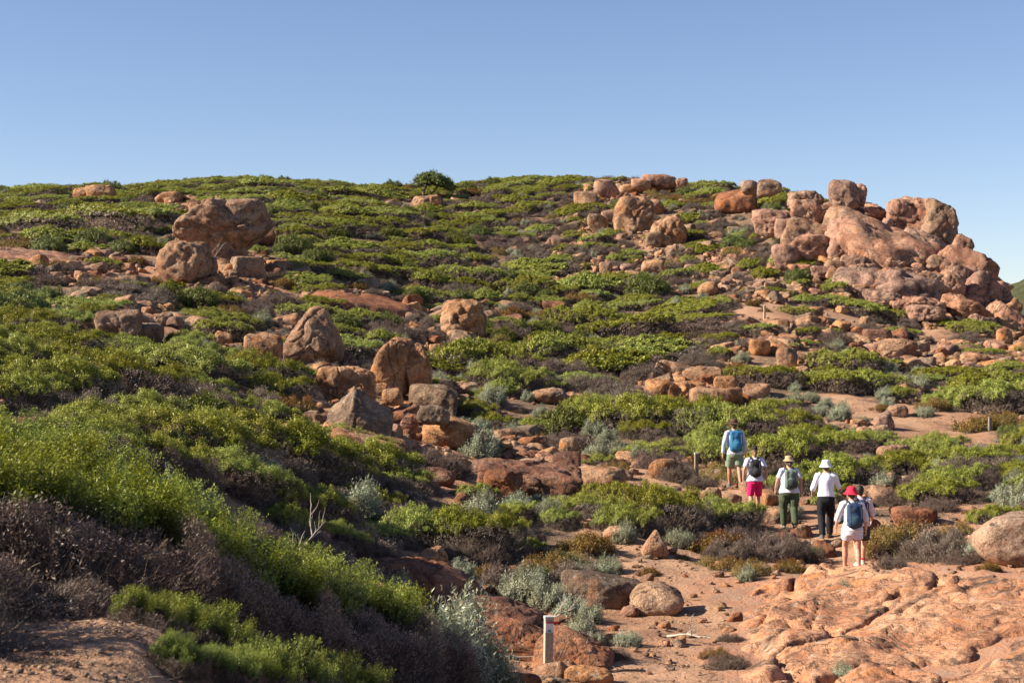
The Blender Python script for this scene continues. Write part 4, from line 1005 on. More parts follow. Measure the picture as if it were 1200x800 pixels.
# everything between, drawn from the cover of the slope
_pr.seed(5)
_cand = []
def scatter():
    rr = np.random.default_rng(99)
    n = 26000
    d = np.sqrt(rr.uniform(18 ** 2, 178 ** 2, n)); u = rr.uniform(-110, 1310, n)
    x = (u - 600) / F * d; z = gz(x, d); v = 400 - F * z / d
    cv = cover(u, v - 0.35 * F / d * 0.5)
    pd = path_dist(x, d)
    cell = {}
    def free(px, py, rad):
        cx_, cy_ = int(px // 3), int(py // 3)
        for a in (-1, 0, 1):
            for b in (-1, 0, 1):
                for q in cell.get((cx_ + a, cy_ + b), ()):
                    if math.hypot(px - q[0], py - q[1]) < (rad + q[2]) * 0.66: return False
        return True
    def put(px, py, rad): cell.setdefault((int(px // 3), int(py // 3)), []).append((px, py, rad))
    def hides(px, py, pz, w, h):
        pu, pv = proj(px, py, pz); top = pv - h * F / py; hw = w * 0.5 * F / py
        for (bu, bv, bw, bh, bd) in KEEP:
            if py < bd and abs(pu - bu) < bw * 0.42 + hw * 0.8 and top < bv - 0.22 * bh and pv > bv - bh: return True
        return False
    for p in PLANTS: put(p['x'], p['y'], p['w'] * 0.38)
    for i in range(n):
        c = cv[i]; px, py = float(x[i]), float(d[i])
        q = rr.uniform()
        if c == 'G': kind = 'G' if q < 0.82 else ('twiggy' if q < 0.89 else ('dark' if q < 0.95 else ('rust' if q < 0.975 else 'silver')))
        elif c == 'g': kind = 'G' if q < 0.55 else ('twiggy' if q < 0.85 else ('silver' if q < 0.93 else 'rust'))
        elif c == 't': kind = 'twiggy' if q < 0.40 else ('G' if q < 0.80 else ('silver' if q < 0.9 else 'dark'))
        elif c == 's': kind = 'silver' if q < 0.5 else ('twiggy' if q < 0.7 else ('rust' if q < 0.85 else 'G'))
        elif c == 'm': kind = 'G' if q < 0.36 else ('twiggy' if q < 0.56 else ('silver' if q < 0.61 else None))
        elif c == 'r': kind = 'G' if q < 0.06 else ('twiggy' if q < 0.13 else ('rust' if q < 0.16 else None))
        elif c == 'y': kind = 'rust' if q < 0.6 else ('twiggy' if q < 0.8 else 'G')
        elif c == 'R': kind = 'rust' if q < 0.008 else None
        elif c == 'b': kind = 'rust' if q < 0.02 else None
        elif c == '.' or c == 'c': kind = 'twiggy' if (q < 0.05 and c == 'c' and v[i] > 330) else ('G' if u[i] < 1000 and q < .05 else None)
        if kind is None: continue
        if kind == 'G':
            kind = 'mid' if py < 58 else 'far'
            w = _pr.uniform(1.6, 3.4) if py < 58 else _pr.uniform(2.0, 5.4)
            if py > 100: w *= 1.1
            if c in 'rmts': w *= 0.55
            h = _pr.uniform(0.45, 0.8) * (0.8 + 0.08 * w)
        elif kind == 'silver': w = _pr.uniform(0.4, 0.85); h = w * _pr.uniform(0.5, 0.75)
        elif kind == 'rust': w = _pr.uniform(0.6, 1.4); h = w * _pr.uniform(0.3, 0.5)
        elif kind == 'dark': w = _pr.uniform(1.0, 2.0); h = w * _pr.uniform(0.4, 0.6)
        else: w = _pr.uniform(0.7, 2.0); h = w * _pr.uniform(0.28, 0.45)
        if c == 'c': w *= 0.7; h *= 0.7
        if pd[i] < w * 0.45 + (0.35 if py < 50 else 1.0): continue
        if py < 24 and u[i] < 640: continue
        if any(math.hypot(px - b[0], py - b[1]) < b[2] * 1.05 + w * 0.35 for b in BOULDERS): continue
        if not free(px, py, w * 0.5): continue
        if hides(px, py, float(z[i]), w, h): continue
        put(px, py, w * 0.5)
        plant(kind, px, py, w, h)
scatter()
print('plants', len(PLANTS))
_x = np.array([p['x'] for p in PLANTS]); _y = np.array([p['y'] for p in PLANTS])
_z = gz(_x, _y); _zx = gz(_x + 0.5, _y); _zy = gz(_x, _y + 0.5)
for i, p in enumerate(PLANTS):
    p['z'] = float(_z[i]) - 0.04
    p['tilt'] = (math.atan((_zy[i] - _z[i]) / 0.5) * 0.8, -math.atan((_zx[i] - _z[i]) / 0.5) * 0.8)
    p['u'], p['v'] = proj(p['x'], p['y'], p['z'] + 0.3 * p['s'][2])
    hh = LIB[p['kind']][p['var']][2] * p['s'][2]
    p['px'] = (p['w'] * hh) ** 0.5 * F / p['y'] if -60 < p['u'] < 1260 and p['v'] < 860 else 0.0

def euler_of(p):
    m = Matrix.Rotation(p['tilt'][0], 3, 'X') @ Matrix.Rotation(p['tilt'][1], 3, 'Y') @ Matrix.Rotation(p['rz'], 3, 'Z')
    return m.to_euler()

SOURCES = {}
def place_plants():
    by = {}
    for p in PLANTS: by.setdefault(GROUP[p['kind']], []).append(p)
    rest = []
    for g, ps in by.items():
        ps.sort(key=lambda p: -p['px'])
        for i, p in enumerate(ps):
            inview = -30 < p['u'] < 1230 and p['v'] < 830
            nm = KIND[p['kind']][0]
            two = len(LIB[p['kind']][p['var']][3]) == 2
            if (i < 300 and inview) or (two and p['kind'] in ('near', 'wall')):
                if two:
                    o = link(nm, None, loc=(p['x'], p['y'], p['z']), rot=euler_of(p), scl=p['s'])
                    link('foliage', LIB[p['kind']][p['var']][3][0], o); link('branches', LIB[p['kind']][p['var']][3][1], o)
                else:
                    o = link(nm, LIB[p['kind']][p['var']][3][0], loc=(p['x'], p['y'], p['z']), rot=euler_of(p), scl=p['s'])
                    SOURCES.setdefault((p['kind'], p['var']), o)
                tag(o, None, 'shrub', g)
                THINGS.append(dict(o=o, u=p['u'], v=p['v'], w=p['w'] * F / p['y'], what=KIND[p['kind']][2], y=p['y']))
            else: rest.append(p)
    return rest
REST = place_plants()

def instancer(name, items, sources, label=None):
    """one object of many small copies; items: (x, y, z, euler, scale3, index)"""
    n = len(items)
    me = bpy.data.meshes.new(name); me.vertices.add(n)
    me.vertices.foreach_set('co', np.array([it[:3] for it in items], np.float32).ravel())
    a = me.attributes.new('rot', 'FLOAT_VECTOR', 'POINT'); a.data.foreach_set('vector', np.array([tuple(it[3]) for it in items], np.float32).ravel())
    a = me.attributes.new('scl', 'FLOAT_VECTOR', 'POINT'); a.data.foreach_set('vector', np.array([it[4] for it in items], np.float32).ravel())
    a = me.attributes.new('idx', 'INT', 'POINT'); a.data.foreach_set('value', np.array([it[5] for it in items], np.int32))
    o = link(name, me)
    ng = bpy.data.node_groups.new(name, 'GeometryNodeTree')
    ng.interface.new_socket('Geometry', in_out='INPUT', socket_type='NodeSocketGeometry')
    ng.interface.new_socket('Geometry', in_out='OUTPUT', socket_type='NodeSocketGeometry')
    N = ng.nodes.new; gi = N('NodeGroupInput'); go = N('NodeGroupOutput')
    iop = N('GeometryNodeInstanceOnPoints'); g2i = N('GeometryNodeGeometryToInstance')
    def attr(nm, t):
        x = N('GeometryNodeInputNamedAttribute'); x.data_type = t; x.inputs[0].default_value = nm; return x.outputs[0]
    ng.links.new(gi.outputs[0], iop.inputs['Points'])
    for s in reversed(sources):
        oi = N('GeometryNodeObjectInfo'); oi.inputs['Object'].default_value = s; oi.inputs['As Instance'].default_value = False
        ng.links.new(oi.outputs['Geometry'], g2i.inputs[0])
    ng.links.new(g2i.outputs[0], iop.inputs['Instance'])
    iop.inputs['Pick Instance'].default_value = True
    ng.links.new(attr('idx', 'INT'), iop.inputs['Instance Index'])
    e = N('FunctionNodeEulerToRotation'); ng.links.new(attr('rot', 'FLOAT_VECTOR'), e.inputs[0])
    ng.links.new(e.outputs[0], iop.inputs['Rotation'])
    ng.links.new(attr('scl', 'FLOAT_VECTOR'), iop.inputs['Scale'])
    ng.links.new(iop.outputs[0], go.inputs[0])
    md = o.modifiers.new('scatter', 'NODES'); md.node_group = ng
    tag(o, label, None, None, 'stuff')
    return o

def scatter_rest():
    by = {}
    for p in REST: by.setdefault(p['kind'], []).append(p)
    names = {'far': 'heath', 'silver': 'silver_undergrowth', 'rust': 'low_scrub', 'twiggy': 'dry_undergrowth', 'dark': 'dark_undergrowth', 'mid': 'heath_undergrowth'}
    for kind, ps in by.items():
        srcs = [SOURCES[(kind, v)] for v in range(len(LIB[kind])) if (kind, v) in SOURCES]
        conv = kind
        if not srcs:      # two-part kinds: use the far kind's meshes
            srcs = [SOURCES[('far', v)] for v in range(len(LIB['far'])) if ('far', v) in SOURCES]; conv = 'far'
        items = []
        for p in ps:
            ix = p['var'] % len(srcs)
            s = p['s']
            if conv != kind:
                rx, ry, hh, _ = LIB['far'][ix]; a, b, c, _ = LIB[kind][p['var']]
                s = (s[0] * a / rx, s[1] * b / ry, s[2] * c / hh)
            items.append((p['x'], p['y'], p['z'], euler_of(p), s, ix))
        instancer(names[kind], items, srcs)
scatter_rest()

# ------------------------------------------------------------------ small rocks
ROCKLIB = []
for i in range(12):
    r = np.random.default_rng(500 + i)
    half = (r.uniform(0.85, 1.15), r.uniform(0.75, 1.1), r.uniform(0.55, 0.85))
    v, f = rock_lobe(700 + i, half, p=r.choice([10, 16, 24, 30]), npl=int(r.integers(6, 14)), sub=4, amp=0.09, crack=0.02 if i % 2 else 0, crackf=1.0, fine=0.02)
    ROCKLIB.append((v, f, half))
RMATS = [RO, RK, RR, RG, RP]
_rm = {}
def rock_mesh(i, mi):
    if (i, mi) not in _rm: _rm[(i, mi)] = mesh_from('rock', ROCKLIB[i][0], ROCKLIB[i][1], RMATS[mi])
    return _rm[(i, mi)]

def small_rocks():
    rr = np.random.default_rng(314)
    out = []
    n = 150000
    d = np.sqrt(rr.uniform(17 ** 2, 160 ** 2, n)); u = rr.uniform(-60, 1260, n)
    x = (u - 600) / F * d; z = gz(x, d); v = 400 - F * z / d
    cv = cover(u, v); pd = path_dist(x, d)
    clus = n2(x, d, 0.22, 44, 2)
    for i in range(n):
        c = cv[i]; q = rr.uniform()
        dens = {'r': 0.66, 'm': 0.34, 'R': 0.05, 'b': 0.05, 'g': 0.05, 't': 0.05, 's': 0.05, 'y': 0.04, 'G': 0.012, 'c': 0.5, '.': 0.0}[c]
        if d[i] < 40: dens *= 1.1
        if q > dens * (0.75 + 1.0 * clus[i]): continue
        s = 0.074 * (rr.uniform(0.0, 1) + 0.02) ** -0.46
        if c == 'r': s *= 1.15
        if c == 'c': s *= 1.3
        s = min(s, 0.24 if d[i] < 34 else (0.32 if d[i] < 48 else 0.44))
        if d[i] > 70: s *= 1.15
        if c in 'bR': s = min(s * 0.6, 0.2)
        if pd[i] < 0.4 + s and s > 0.12: continue
        px, py = x[i], d[i]
        if py < 24 and u[i] < 640 and v[i] > 600: continue
        if any(math.hypot(px - b[0], py - b[1]) < b[2] * 0.85 for b in BOULDERS): continue
        out.append((px, py, z[i], s, c, u[i], v[i]))
    # a few deliberate ones around the foreground path
    for (uu, vv, w) in [(955, 640, 22), (940, 628, 26), (912, 612, 34), (880, 575, 26), (900, 590, 30), (860, 590, 22), (835, 585, 26), (825, 560, 24), (965, 650, 24), (980, 640, 18), (750, 548, 22), (730, 560, 20), (640, 545, 26), (608, 535, 28), (590, 528, 24), (612, 512, 30), (600, 505, 24), (630, 520, 22), (560, 552, 22),
                        (778, 735, 12), (716, 748, 14), (812, 700, 10), (742, 762, 9), (760, 790, 8), (700, 770, 12), (842, 715, 10), (888, 665, 10), (1010, 640, 30), (1020, 620, 28), (1000, 610, 26), (800, 640, 14), (786, 648, 16), (780, 640, 14)]:
        px, py = hit(uu, vv, 17); out.append((px, py, gz1(px, py), w * py / F / 2, 'r', uu, vv))
    items = {}
    out = sorted(out, key=lambda t: -t[3] / t[1])
    print('small rocks', len(out))
    k = 0
    for px, py, pz, s, c, uu, vv in out:
        i = int(rr.integers(0, 12)); mi = int(rr.choice(5, p=[0.38, 0.26, 0.14, 0.12, 0.10]))
        if c == 'c': mi = 4
        if 700 < uu < 930 and 250 < vv < 350: mi = int(rr.choice([1, 3, 1, 4]))
        e = Euler((rr.uniform(-0.35, 0.35), rr.uniform(-0.35, 0.35), rr.uniform(0, 6.28)))
        sc3 = (s * rr.uniform(0.85, 1.25), s * rr.uniform(0.8, 1.15), s * rr.uniform(0.75, 1.15))
        zz = pz + s * 0.28
        if k < 300 and 5 < uu < 1195 and vv < 800:
            o = link('rock', rock_mesh(i, mi), loc=(px, py, zz), rot=e, scl=sc3)
            tag(o, None, 'rock', 'loose rocks on the slope'); k += 1
            kinds = ['orange rock', 'tan rock', 'reddish rock', 'grey-brown rock', 'pinkish rock'][mi]
            THINGS.append(dict(o=o, u=uu, v=vv - 6, w=2 * s * F / py, what=kinds, y=py))
            _src.setdefault((i, mi), o)
        else: items.setdefault(mi, []).append((px, py, zz, e, sc3, i))
    for mi, its in items.items():
        srcs = [_src[(i, mi)] for i in range(12) if (i, mi) in _src]
        its = [(a, b, c, e, s, j % len(srcs)) for a, b, c, e, s, j in its]
        instancer('rubble', its, srcs)
_src = {}
small_rocks()

def pebbles():
    rr = np.random.default_rng(77)
    v, f = rock_lobe(990, (1, 0.9, 0.6), p=12, npl=8, sub=1, amp=0.08)
    n = 14000
    d = np.where(rr.uniform(size=n) < 0.14, rr.uniform(7.5, 11, n), np.sqrt(rr.uniform(16 ** 2, 60 ** 2, n))); u = rr.uniform(0, 1220, n) * np.where(d < 12, 0.22, 1)
    x = (u - 600) / F * d; z = gz(x, d); vv_ = 400 - F * z / d; cv = cover(u, vv_)
    keep = (np.isin(cv, list('brRmsy')) | (d < 11)) & (rr.uniform(size=n) < 0.8) & ~((u > 880) & (vv_ > 690))
    V, T = [], []
    ids = np.where(keep)[0][:3500]
    a = rr.uniform(0, 6.28, len(ids)); s = (0.012 + 0.035 * rr.uniform(size=len(ids)) ** 3) * np.where(d[ids] < 12, 0.45, 1)
    c, sn = np.cos(a), np.sin(a)
    X = (v[None, :, 0] * c[:, None] - v[None, :, 1] * sn[:, None]) * s[:, None] + x[ids][:, None]
    Yy = (v[None, :, 0] * sn[:, None] + v[None, :, 1] * c[:, None]) * s[:, None] + d[ids][:, None]
    Z = v[None, :, 2] * s[:, None] + z[ids][:, None] + np.where(d[ids] < 12, 0.012, 0.03)[:, None]
    V = np.stack([X, Yy, Z], 2).reshape(-1, 3)
    Fc = (f[None] + (np.arange(len(ids)) * len(v))[:, None, None]).reshape(-1, 3)
    tag(link('pebbles', mesh_from('pebbles', V, Fc, RO)), kind='stuff')
pebbles()

def litter():
    """dropped twigs and bark on the bare soil"""
    rr = np.random.default_rng(5); n = 9000
    near = rr.uniform(size=n) < 0.2
    d = np.where(near, rr.uniform(7.8, 11, n), np.sqrt(rr.uniform(18 ** 2, 46 ** 2, n))); u = np.where(near, rr.uniform(-20, 270, n), rr.uniform(560, 1210, n))
    x = (u - 600) / F * d; z = gz(x, d); v = 400 - F * z / d; cv = cover(u, v)
    ok = (near | np.isin(cv, list('brsy'))) & ~((u > 870) & (v > 685))
    ok &= pnoise(np.stack([x * 1.3, d * 1.3, x * 0], 1)) > -0.05
    x, d, z = x[ok][:2600], d[ok][:2600], z[ok][:2600]; m = len(x)
    a = rr.uniform(0, 6.28, m); L = rr.uniform(0.04, 0.22, m) * np.where(d < 12, 0.5, 1)
    A = np.stack([x, d, z + 0.015 + 0.02 * (d > 12)], 1); Bq = A + np.stack([np.cos(a) * L, np.sin(a) * L, rr.uniform(0, 0.03, m)], 1)
    v_, f_ = ribbons(rr, A, Bq, np.where(d < 12, 0.006, 0.014)[:, None], segs=2)
    tag(link('twig_litter', mesh_from('twig_litter', v_, f_, M['leaf_dry'], smooth=False)), kind='stuff')
litter()

# ------------------------------------------------------------------ bleached sticks and marker posts
def tube(points, radii, n=10, cap=True):
    """points (k,3); radii k or (k,2) -> closed tube"""
    P_ = np.array(points, float); Rr = np.array(radii, float)
    if Rr.ndim == 1: Rr = np.stack([Rr, Rr], 1)
    k = len(P_)
    T = np.gradient(P_, axis=0); T = unit(T)
    ref = np.array([1.0, 0, 0]) if abs(T[0] @ np.array([1.0, 0, 0])) < 0.85 else np.array([0, 1.0, 0])
    vs = []
    a = np.linspace(0, 2 * np.pi, n, endpoint=False)
    for i in range(k):
        e1 = ref - T[i] * (ref @ T[i]); e1 /= np.linalg.norm(e1); e2 = np.cross(T[i], e1); ref = e1
        vs.append(P_[i] + np.outer(np.cos(a), e1) * Rr[i, 0] + np.outer(np.sin(a), e2) * Rr[i, 1])
    v = np.concatenate(vs)
    f = [(i * n + j, i * n + (j + 1) % n, (i + 1) * n + (j + 1) % n, (i + 1) * n + j) for i in range(k - 1) for j in range(n)]
    c0, c1 = len(v), len(v) + 1
    v = np.concatenate([v, [P_[0] - T[0] * Rr[0].mean() * (0.5 if cap else 0)], [P_[-1] + T[-1] * Rr[-1].mean() * (0.5 if cap else 0)]])
    tri = [(c0, (j + 1) % n, j) for j in range(n)] + [(c1, (k - 1) * n + j, (k - 1) * n + (j + 1) % n) for j in range(n)]
    return v, np.array(f), np.array(tri)

class Acc:
    def __init__(s): s.v = []; s.q = []; s.t = []; s.n = 0
    def add(s, v, q=None, t=None):
        s.v.append(np.asarray(v, float))
        if q is not None and len(q): s.q.append(np.asarray(q) + s.n)
        if t is not None and len(t): s.t.append(np.asarray(t) + s.n)
        s.n += len(v); return s
    def tube(s, *a, **k): return s.add(*tube(*a, **k))
    def box(s, c, h, bev=0.0):
        x, y, z = h; c = np.array(c)
        if bev <= 0:
            v = np.array([(sx * x, sy * y, sz * z) for sx in (-1, 1) for sy in (-1, 1) for sz in (-1, 1)]) + c
            q = [(0, 1, 3, 2), (4, 6, 7, 5), (0, 4, 5, 1), (2, 3, 7, 6), (0, 2, 6, 4), (1, 5, 7, 3)]
            return s.add(v, q)
        b = bev
        ring = [(-x + b, -y), (x - b, -y), (x, -y + b), (x, y - b), (x - b, y), (-x + b, y), (-x, y - b), (-x, -y + b)]
        ins = [(px * (1 - b / x), py * (1 - b / y)) for px, py in ring]
        v = [(px, py, -z) for px, py in ins] + [(px, py, -z + b) for px, py in ring] + [(px, py, z - b) for px, py in ring] + [(px, py, z) for px, py in ins]
        q = [(k * 8 + j, k * 8 + (j + 1) % 8, (k + 1) * 8 + (j + 1) % 8, (k + 1) * 8 + j) for k in range(3) for j in range(8)]
        v = np.array(v) + c
        t = [(0, (j + 1), j) for j in range(1, 7)] + [(24, 24 + j, 24 + j + 1) for j in range(1, 7)]
        return s.add(v, q, t)
    def ball(s, c, h, n=3):
        d, f = ico(n); return s.add(d * np.array(h) + np.array(c), None, f)
    def mesh(s, name, mat, smooth=True):
        return mesh_from(name, np.concatenate(s.v), [np.concatenate(x) for x in (s.q, s.t) if x], mat, smooth=smooth)

def flatm(name, col, rough=0.8, spec=0.3):
    m, nt = new_mat(name); k = NT(nt); geo = k.n('ShaderNodeNewGeometry')
    f = k.noise(geo.outputs['Position'], 22, 3, 0.6)
    c = k.mix(0.5, col, k.ramp(f, [(0.3, (0.75, 0.75, 0.75)), (0.7, (1.15, 1.15, 1.15))]), 'MULTIPLY')
    k.out(c, rough, f, 0.25, 0.004, spec); return m

def marker_post(u, v, d, height, wid, label, tone, cap_white=True, sign=False, tiltz=0.0):
    x = (u - 600) / F * d; z = gz1(x, d)
    t = link('marker_post', None, loc=(x, d, z), rot=(0.01, tiltz, R(10)))
    tag(t, label, 'marker post', 'trail marker posts')
    a = Acc().box((0, 0, height / 2 - 0.1), (wid / 2, wid / 2, height / 2 + 0.1), 0.004)
    m = simple('post_timber', tone, 0.85, 25, 0.5)
    link('post', a.mesh('post', m, False), t)
    if cap_white:
        b = Acc().box((0, 0, height + 0.005), (wid / 2 + 0.004, wid / 2 + 0.004, 0.02), 0.003)
        link('post_cap', b.mesh('post_cap', flatm('cap_grey', (0.42, 0.40, 0.37)), False), t)
    if sign:
        b = Acc().box((0, -wid / 2 - 0.003, height - 0.115), (wid / 2 - 0.003, 0.003, 0.055), 0)
        pl = link('marker_plate', b.mesh('marker_plate', flatm('plate_white', (0.72, 0.76, 0.74)), False), t)
        # pale arrow on a blue-green foot, as on the trail plate
        y0 = -wid / 2 - 0.0075
        vv = [(-0.022, y0, height - 0.165), (0.022, y0, height - 0.165), (0.022, y0, height - 0.145), (0, y0, height - 0.125), (-0.022, y0, height - 0.145)]
        link('arrow', mesh_from('arrow', vv, [np.array([[0, 1, 2, 4]]), np.array([[4, 2, 3]])], flatm('plate_blue', (0.12, 0.30, 0.36)), smooth=False), pl)
        b = Acc().box((0, -wid / 2 - 0.004, height - 0.045), (wid / 2, 0.003, 0.006), 0)
        b.box((wid / 2 + 0.03, -wid / 2, height - 0.05), (0.03, 0.004, 0.012), 0)
        link('flagging_tape', b.mesh('flagging_tape', flatm('tape_red', (0.55, 0.04, 0.05)), False), t)
    THINGS_POSTS.append((t, u, v))
    return t
THINGS_POSTS = []
marker_post(642, 787, hit(642, 790, 17)[1], 0.70, 0.105, 'pale square marker post with white plate and red tape in front of the dark slabs', (0.36, 0.31, 0.24), True, True, 0.015)
marker_post(816, 563, 43.6, 0.70, 0.10, 'brown wooden marker post with white cap beside the man in the brown hat', (0.26, 0.19, 0.13), True)
marker_post(896, 377, 83, 0.75, 0.10, 'slim far marker post on the orange rubble below the headland scree', (0.42, 0.30, 0.2), False)
marker_post(1160, 521, 55, 0.50, 0.10, 'short grey marker post among heath by the far sandy path', (0.20, 0.17, 0.14), False)
LANDMARKS += [('the post with the white plate', 642, 756), ('the post with the white cap', 816, 548), ('the far marker post', 897, 368), ('the short grey post', 1160, 512)]

def dead_branch(u, v, d, L, ang, seed, label, up=0.15):
    r = random.Random(seed); x = (u - 600) / F * d; z = gz1(x, d) + 0.03
    a = Acc(); W_ = simple('bleached_wood', (0.40, 0.35, 0.29), 0.85, 14, 0.5) if 'bw' not in M else M['bw']; M['bw'] = W_
    def grow(p, dr, l, rad, depth):
        pts_ = [np.array(p)]; dd = np.array(dr)
        for i in range(6):
            dd = dd + np.array([r.uniform(-.25, .25), r.uniform(-.25, .25), r.uniform(-.12, .2)]); dd = dd / np.linalg.norm(dd)
            pts_.append(pts_[-1] + dd * l / 6)
        a.tube(pts_, [rad * (1 - 0.13 * i) for i in range(7)], n=6)
        if depth:
            for i in (2, 3, 4, 5):
                if r.random() < 0.8:
                    nd = dd + np.array([r.uniform(-.9, .9), r.uniform(-.6, .6), r.uniform(-.1, .8)]); nd /= np.linalg.norm(nd)
                    grow(pts_[i], nd, l * r.uniform(0.35, 0.6), rad * 0.5, depth - 1)
    grow((0, 0, 0), (math.cos(ang), math.sin(ang), up), L, 0.016 + 0.006 * L, 2)
    o = link('dead_branch', a.mesh('dead_branch', W_), loc=(x, d, z)); tag(o, label, 'dead branch', 'bleached dead branches')
for a_ in [(303, 643, 19.5, 0.45, -0.6, 1, 'bleached forked dead branch reaching over the gully behind the near heath'),
           (318, 655, 20.5, 0.8, -0.2, 2, 'smaller bleached branch right of the forked one in the gully', 0.8),
           (240, 640, 17.8, 1.0, 2.6, 3, 'tangled grey dead branch on the back of the near heath', 0.7),
           (640, 765, 20.9, 1.0, 3.1, 4, 'thin bleached stick lying across the dark slab behind the white-plated post', 0.02),
           (655, 780, 20.5, 0.4, -0.5, 5, 'short bleached stick at the foot of the white-plated post', 0.2),
           (620, 715, 23.8, 0.8, -0.4, 6, 'pale curved stick hanging over the top of the brown slabs', 0.3),
           (782, 742, 23.0, 0.7, -0.4, 7, 'bent dead stick lying on the sandy path below the rounded rock dome', 0.12),
           (205, 312, 77, 2.4, 0.4, 8, 'pale fallen trunk leaning on the left of the overhanging boulder', 0.5),
           (285, 770, 10.3, 0.25, 1.2, 9, 'small dry twig fork sticking out of the near shrub', 1.5),
           (1030, 655, 31, 0.6, 0.1, 11, 'dark stick lying on the path right of the red-hatted hiker', 0.02)]:  # last stick stands in for the walker's thin shadow on the path
    dead_branch(*a_)

# lone bush on the skyline: trunk and crown
def lone_bush():
    y = 137; x = (509 - 600) / F * y; z = gz1(x, y) - 0.1
    t = link('skyline_bush', None, loc=(x, y, z))
    tag(t, 'lone dark windswept bush standing up above the ridge on the skyline', 'bush')
    LANDMARKS.append(('the lone skyline bush', 509, 207))
    top = (400 - 199) / F * y - z; w = 43 / F * y
    a = Acc()
    a.tube([(-w * .25, 0, 0), (-w * .3, 0, top * .3), (-w * .15, 0, top * .62)], [.14, .11, .07], n=8)
    a.tube([(-w * .25, 0, 0.1), (0, .1, top * .35), (w * .2, 0, top * .6)], [.11, .08, .05], n=8)
    a.tube([(-w * .28, 0, top * .25), (-w * .4, 0, top * .45)], [.06, .03], n=6)
    link('trunk', a.mesh('trunk', M['twig']), t)
    r = np.random.default_rng(3)
    n = 3600; d = unit(r.normal(size=(n, 3))); d[:, 2] = np.abs(d[:, 2]) * 1.0 - 0.25 * (r.uniform(size=n) < 0.4)
    lum = 1 + 0.34 * pnoise(d * 2.2 + 4) + 0.26 * pnoise(d * 5)
    Pp = d * lum[:, None] * np.array([w * .52, w * .42, top * .27]) * r.uniform(0.72, 1.0, n)[:, None]
    Pp[:, 2] += top * .54 - 0.20 * Pp[:, 0] + 0.05 * top * np.cos(Pp[:, 0] * 2.2)
    cl = pnoise(Pp * 2.2)
    v, f, tt = leaves(r, Pp, unit(d + np.array([0, 0, .6])), np.full(n, .22), 7, .13, .07, tint=np.clip(.5 + .5 * cl, 0, 1))
    link('crown', mesh_from('crown', v, f, M['leaf_dark'], attrs={'tint': tt}, smooth=False), t)
lone_bush()

# ------------------------------------------------------------------ the walkers
def solid(acc, voxel, name, mat, smooth_it=2, disp=0.0, dfreq=9, seed=0, dec=None):
    me = acc.mesh(name + '_raw', mat)
    o = bpy.data.objects.new(name + '_tmp', me); COL.objects.link(o)
    m = o.modifiers.new('r', 'REMESH'); m.mode = 'VOXEL'; m.voxel_size = voxel
    if smooth_it:
        s = o.modifiers.new('s', 'SMOOTH'); s.factor = 0.5; s.iterations = smooth_it
    if dec:
        q = o.modifiers.new('d', 'DECIMATE'); q.ratio = dec
    dg = bpy.context.evaluated_depsgraph_get()
    out = bpy.data.meshes.new_from_object(o.evaluated_get(dg)); out.name = name
    bpy.data.objects.remove(o); bpy.data.meshes.remove(me)
    if disp:
        n = len(out.vertices); co = np.empty(n * 3, np.float32); out.vertices.foreach_get('co', co); co = co.reshape(-1, 3)
        nr = np.empty(n * 3, np.float32); out.vertices.foreach_get('normal', nr); nr = nr.reshape(-1, 3)
        w = pnoise(co * np.array([dfreq, dfreq, dfreq * 0.55]) + seed) + 0.5 * pnoise(co * dfreq * 2.2 + seed)
        co = co + nr * (w * disp)[:, None]; out.vertices.foreach_set('co', co.astype(np.float32).ravel())
    out.materials.clear(); out.materials.append(mat)
    out.polygons.foreach_set('use_smooth', np.ones(len(out.polygons), bool)); out.update()
    return out

SKIN = flatm('skin', (0.50, 0.27, 0.18), 0.6, 0.4)
SKIN2 = flatm('tanned_skin', (0.40, 0.20, 0.12), 0.6, 0.4)
def V3(*a): return np.array(a, float)

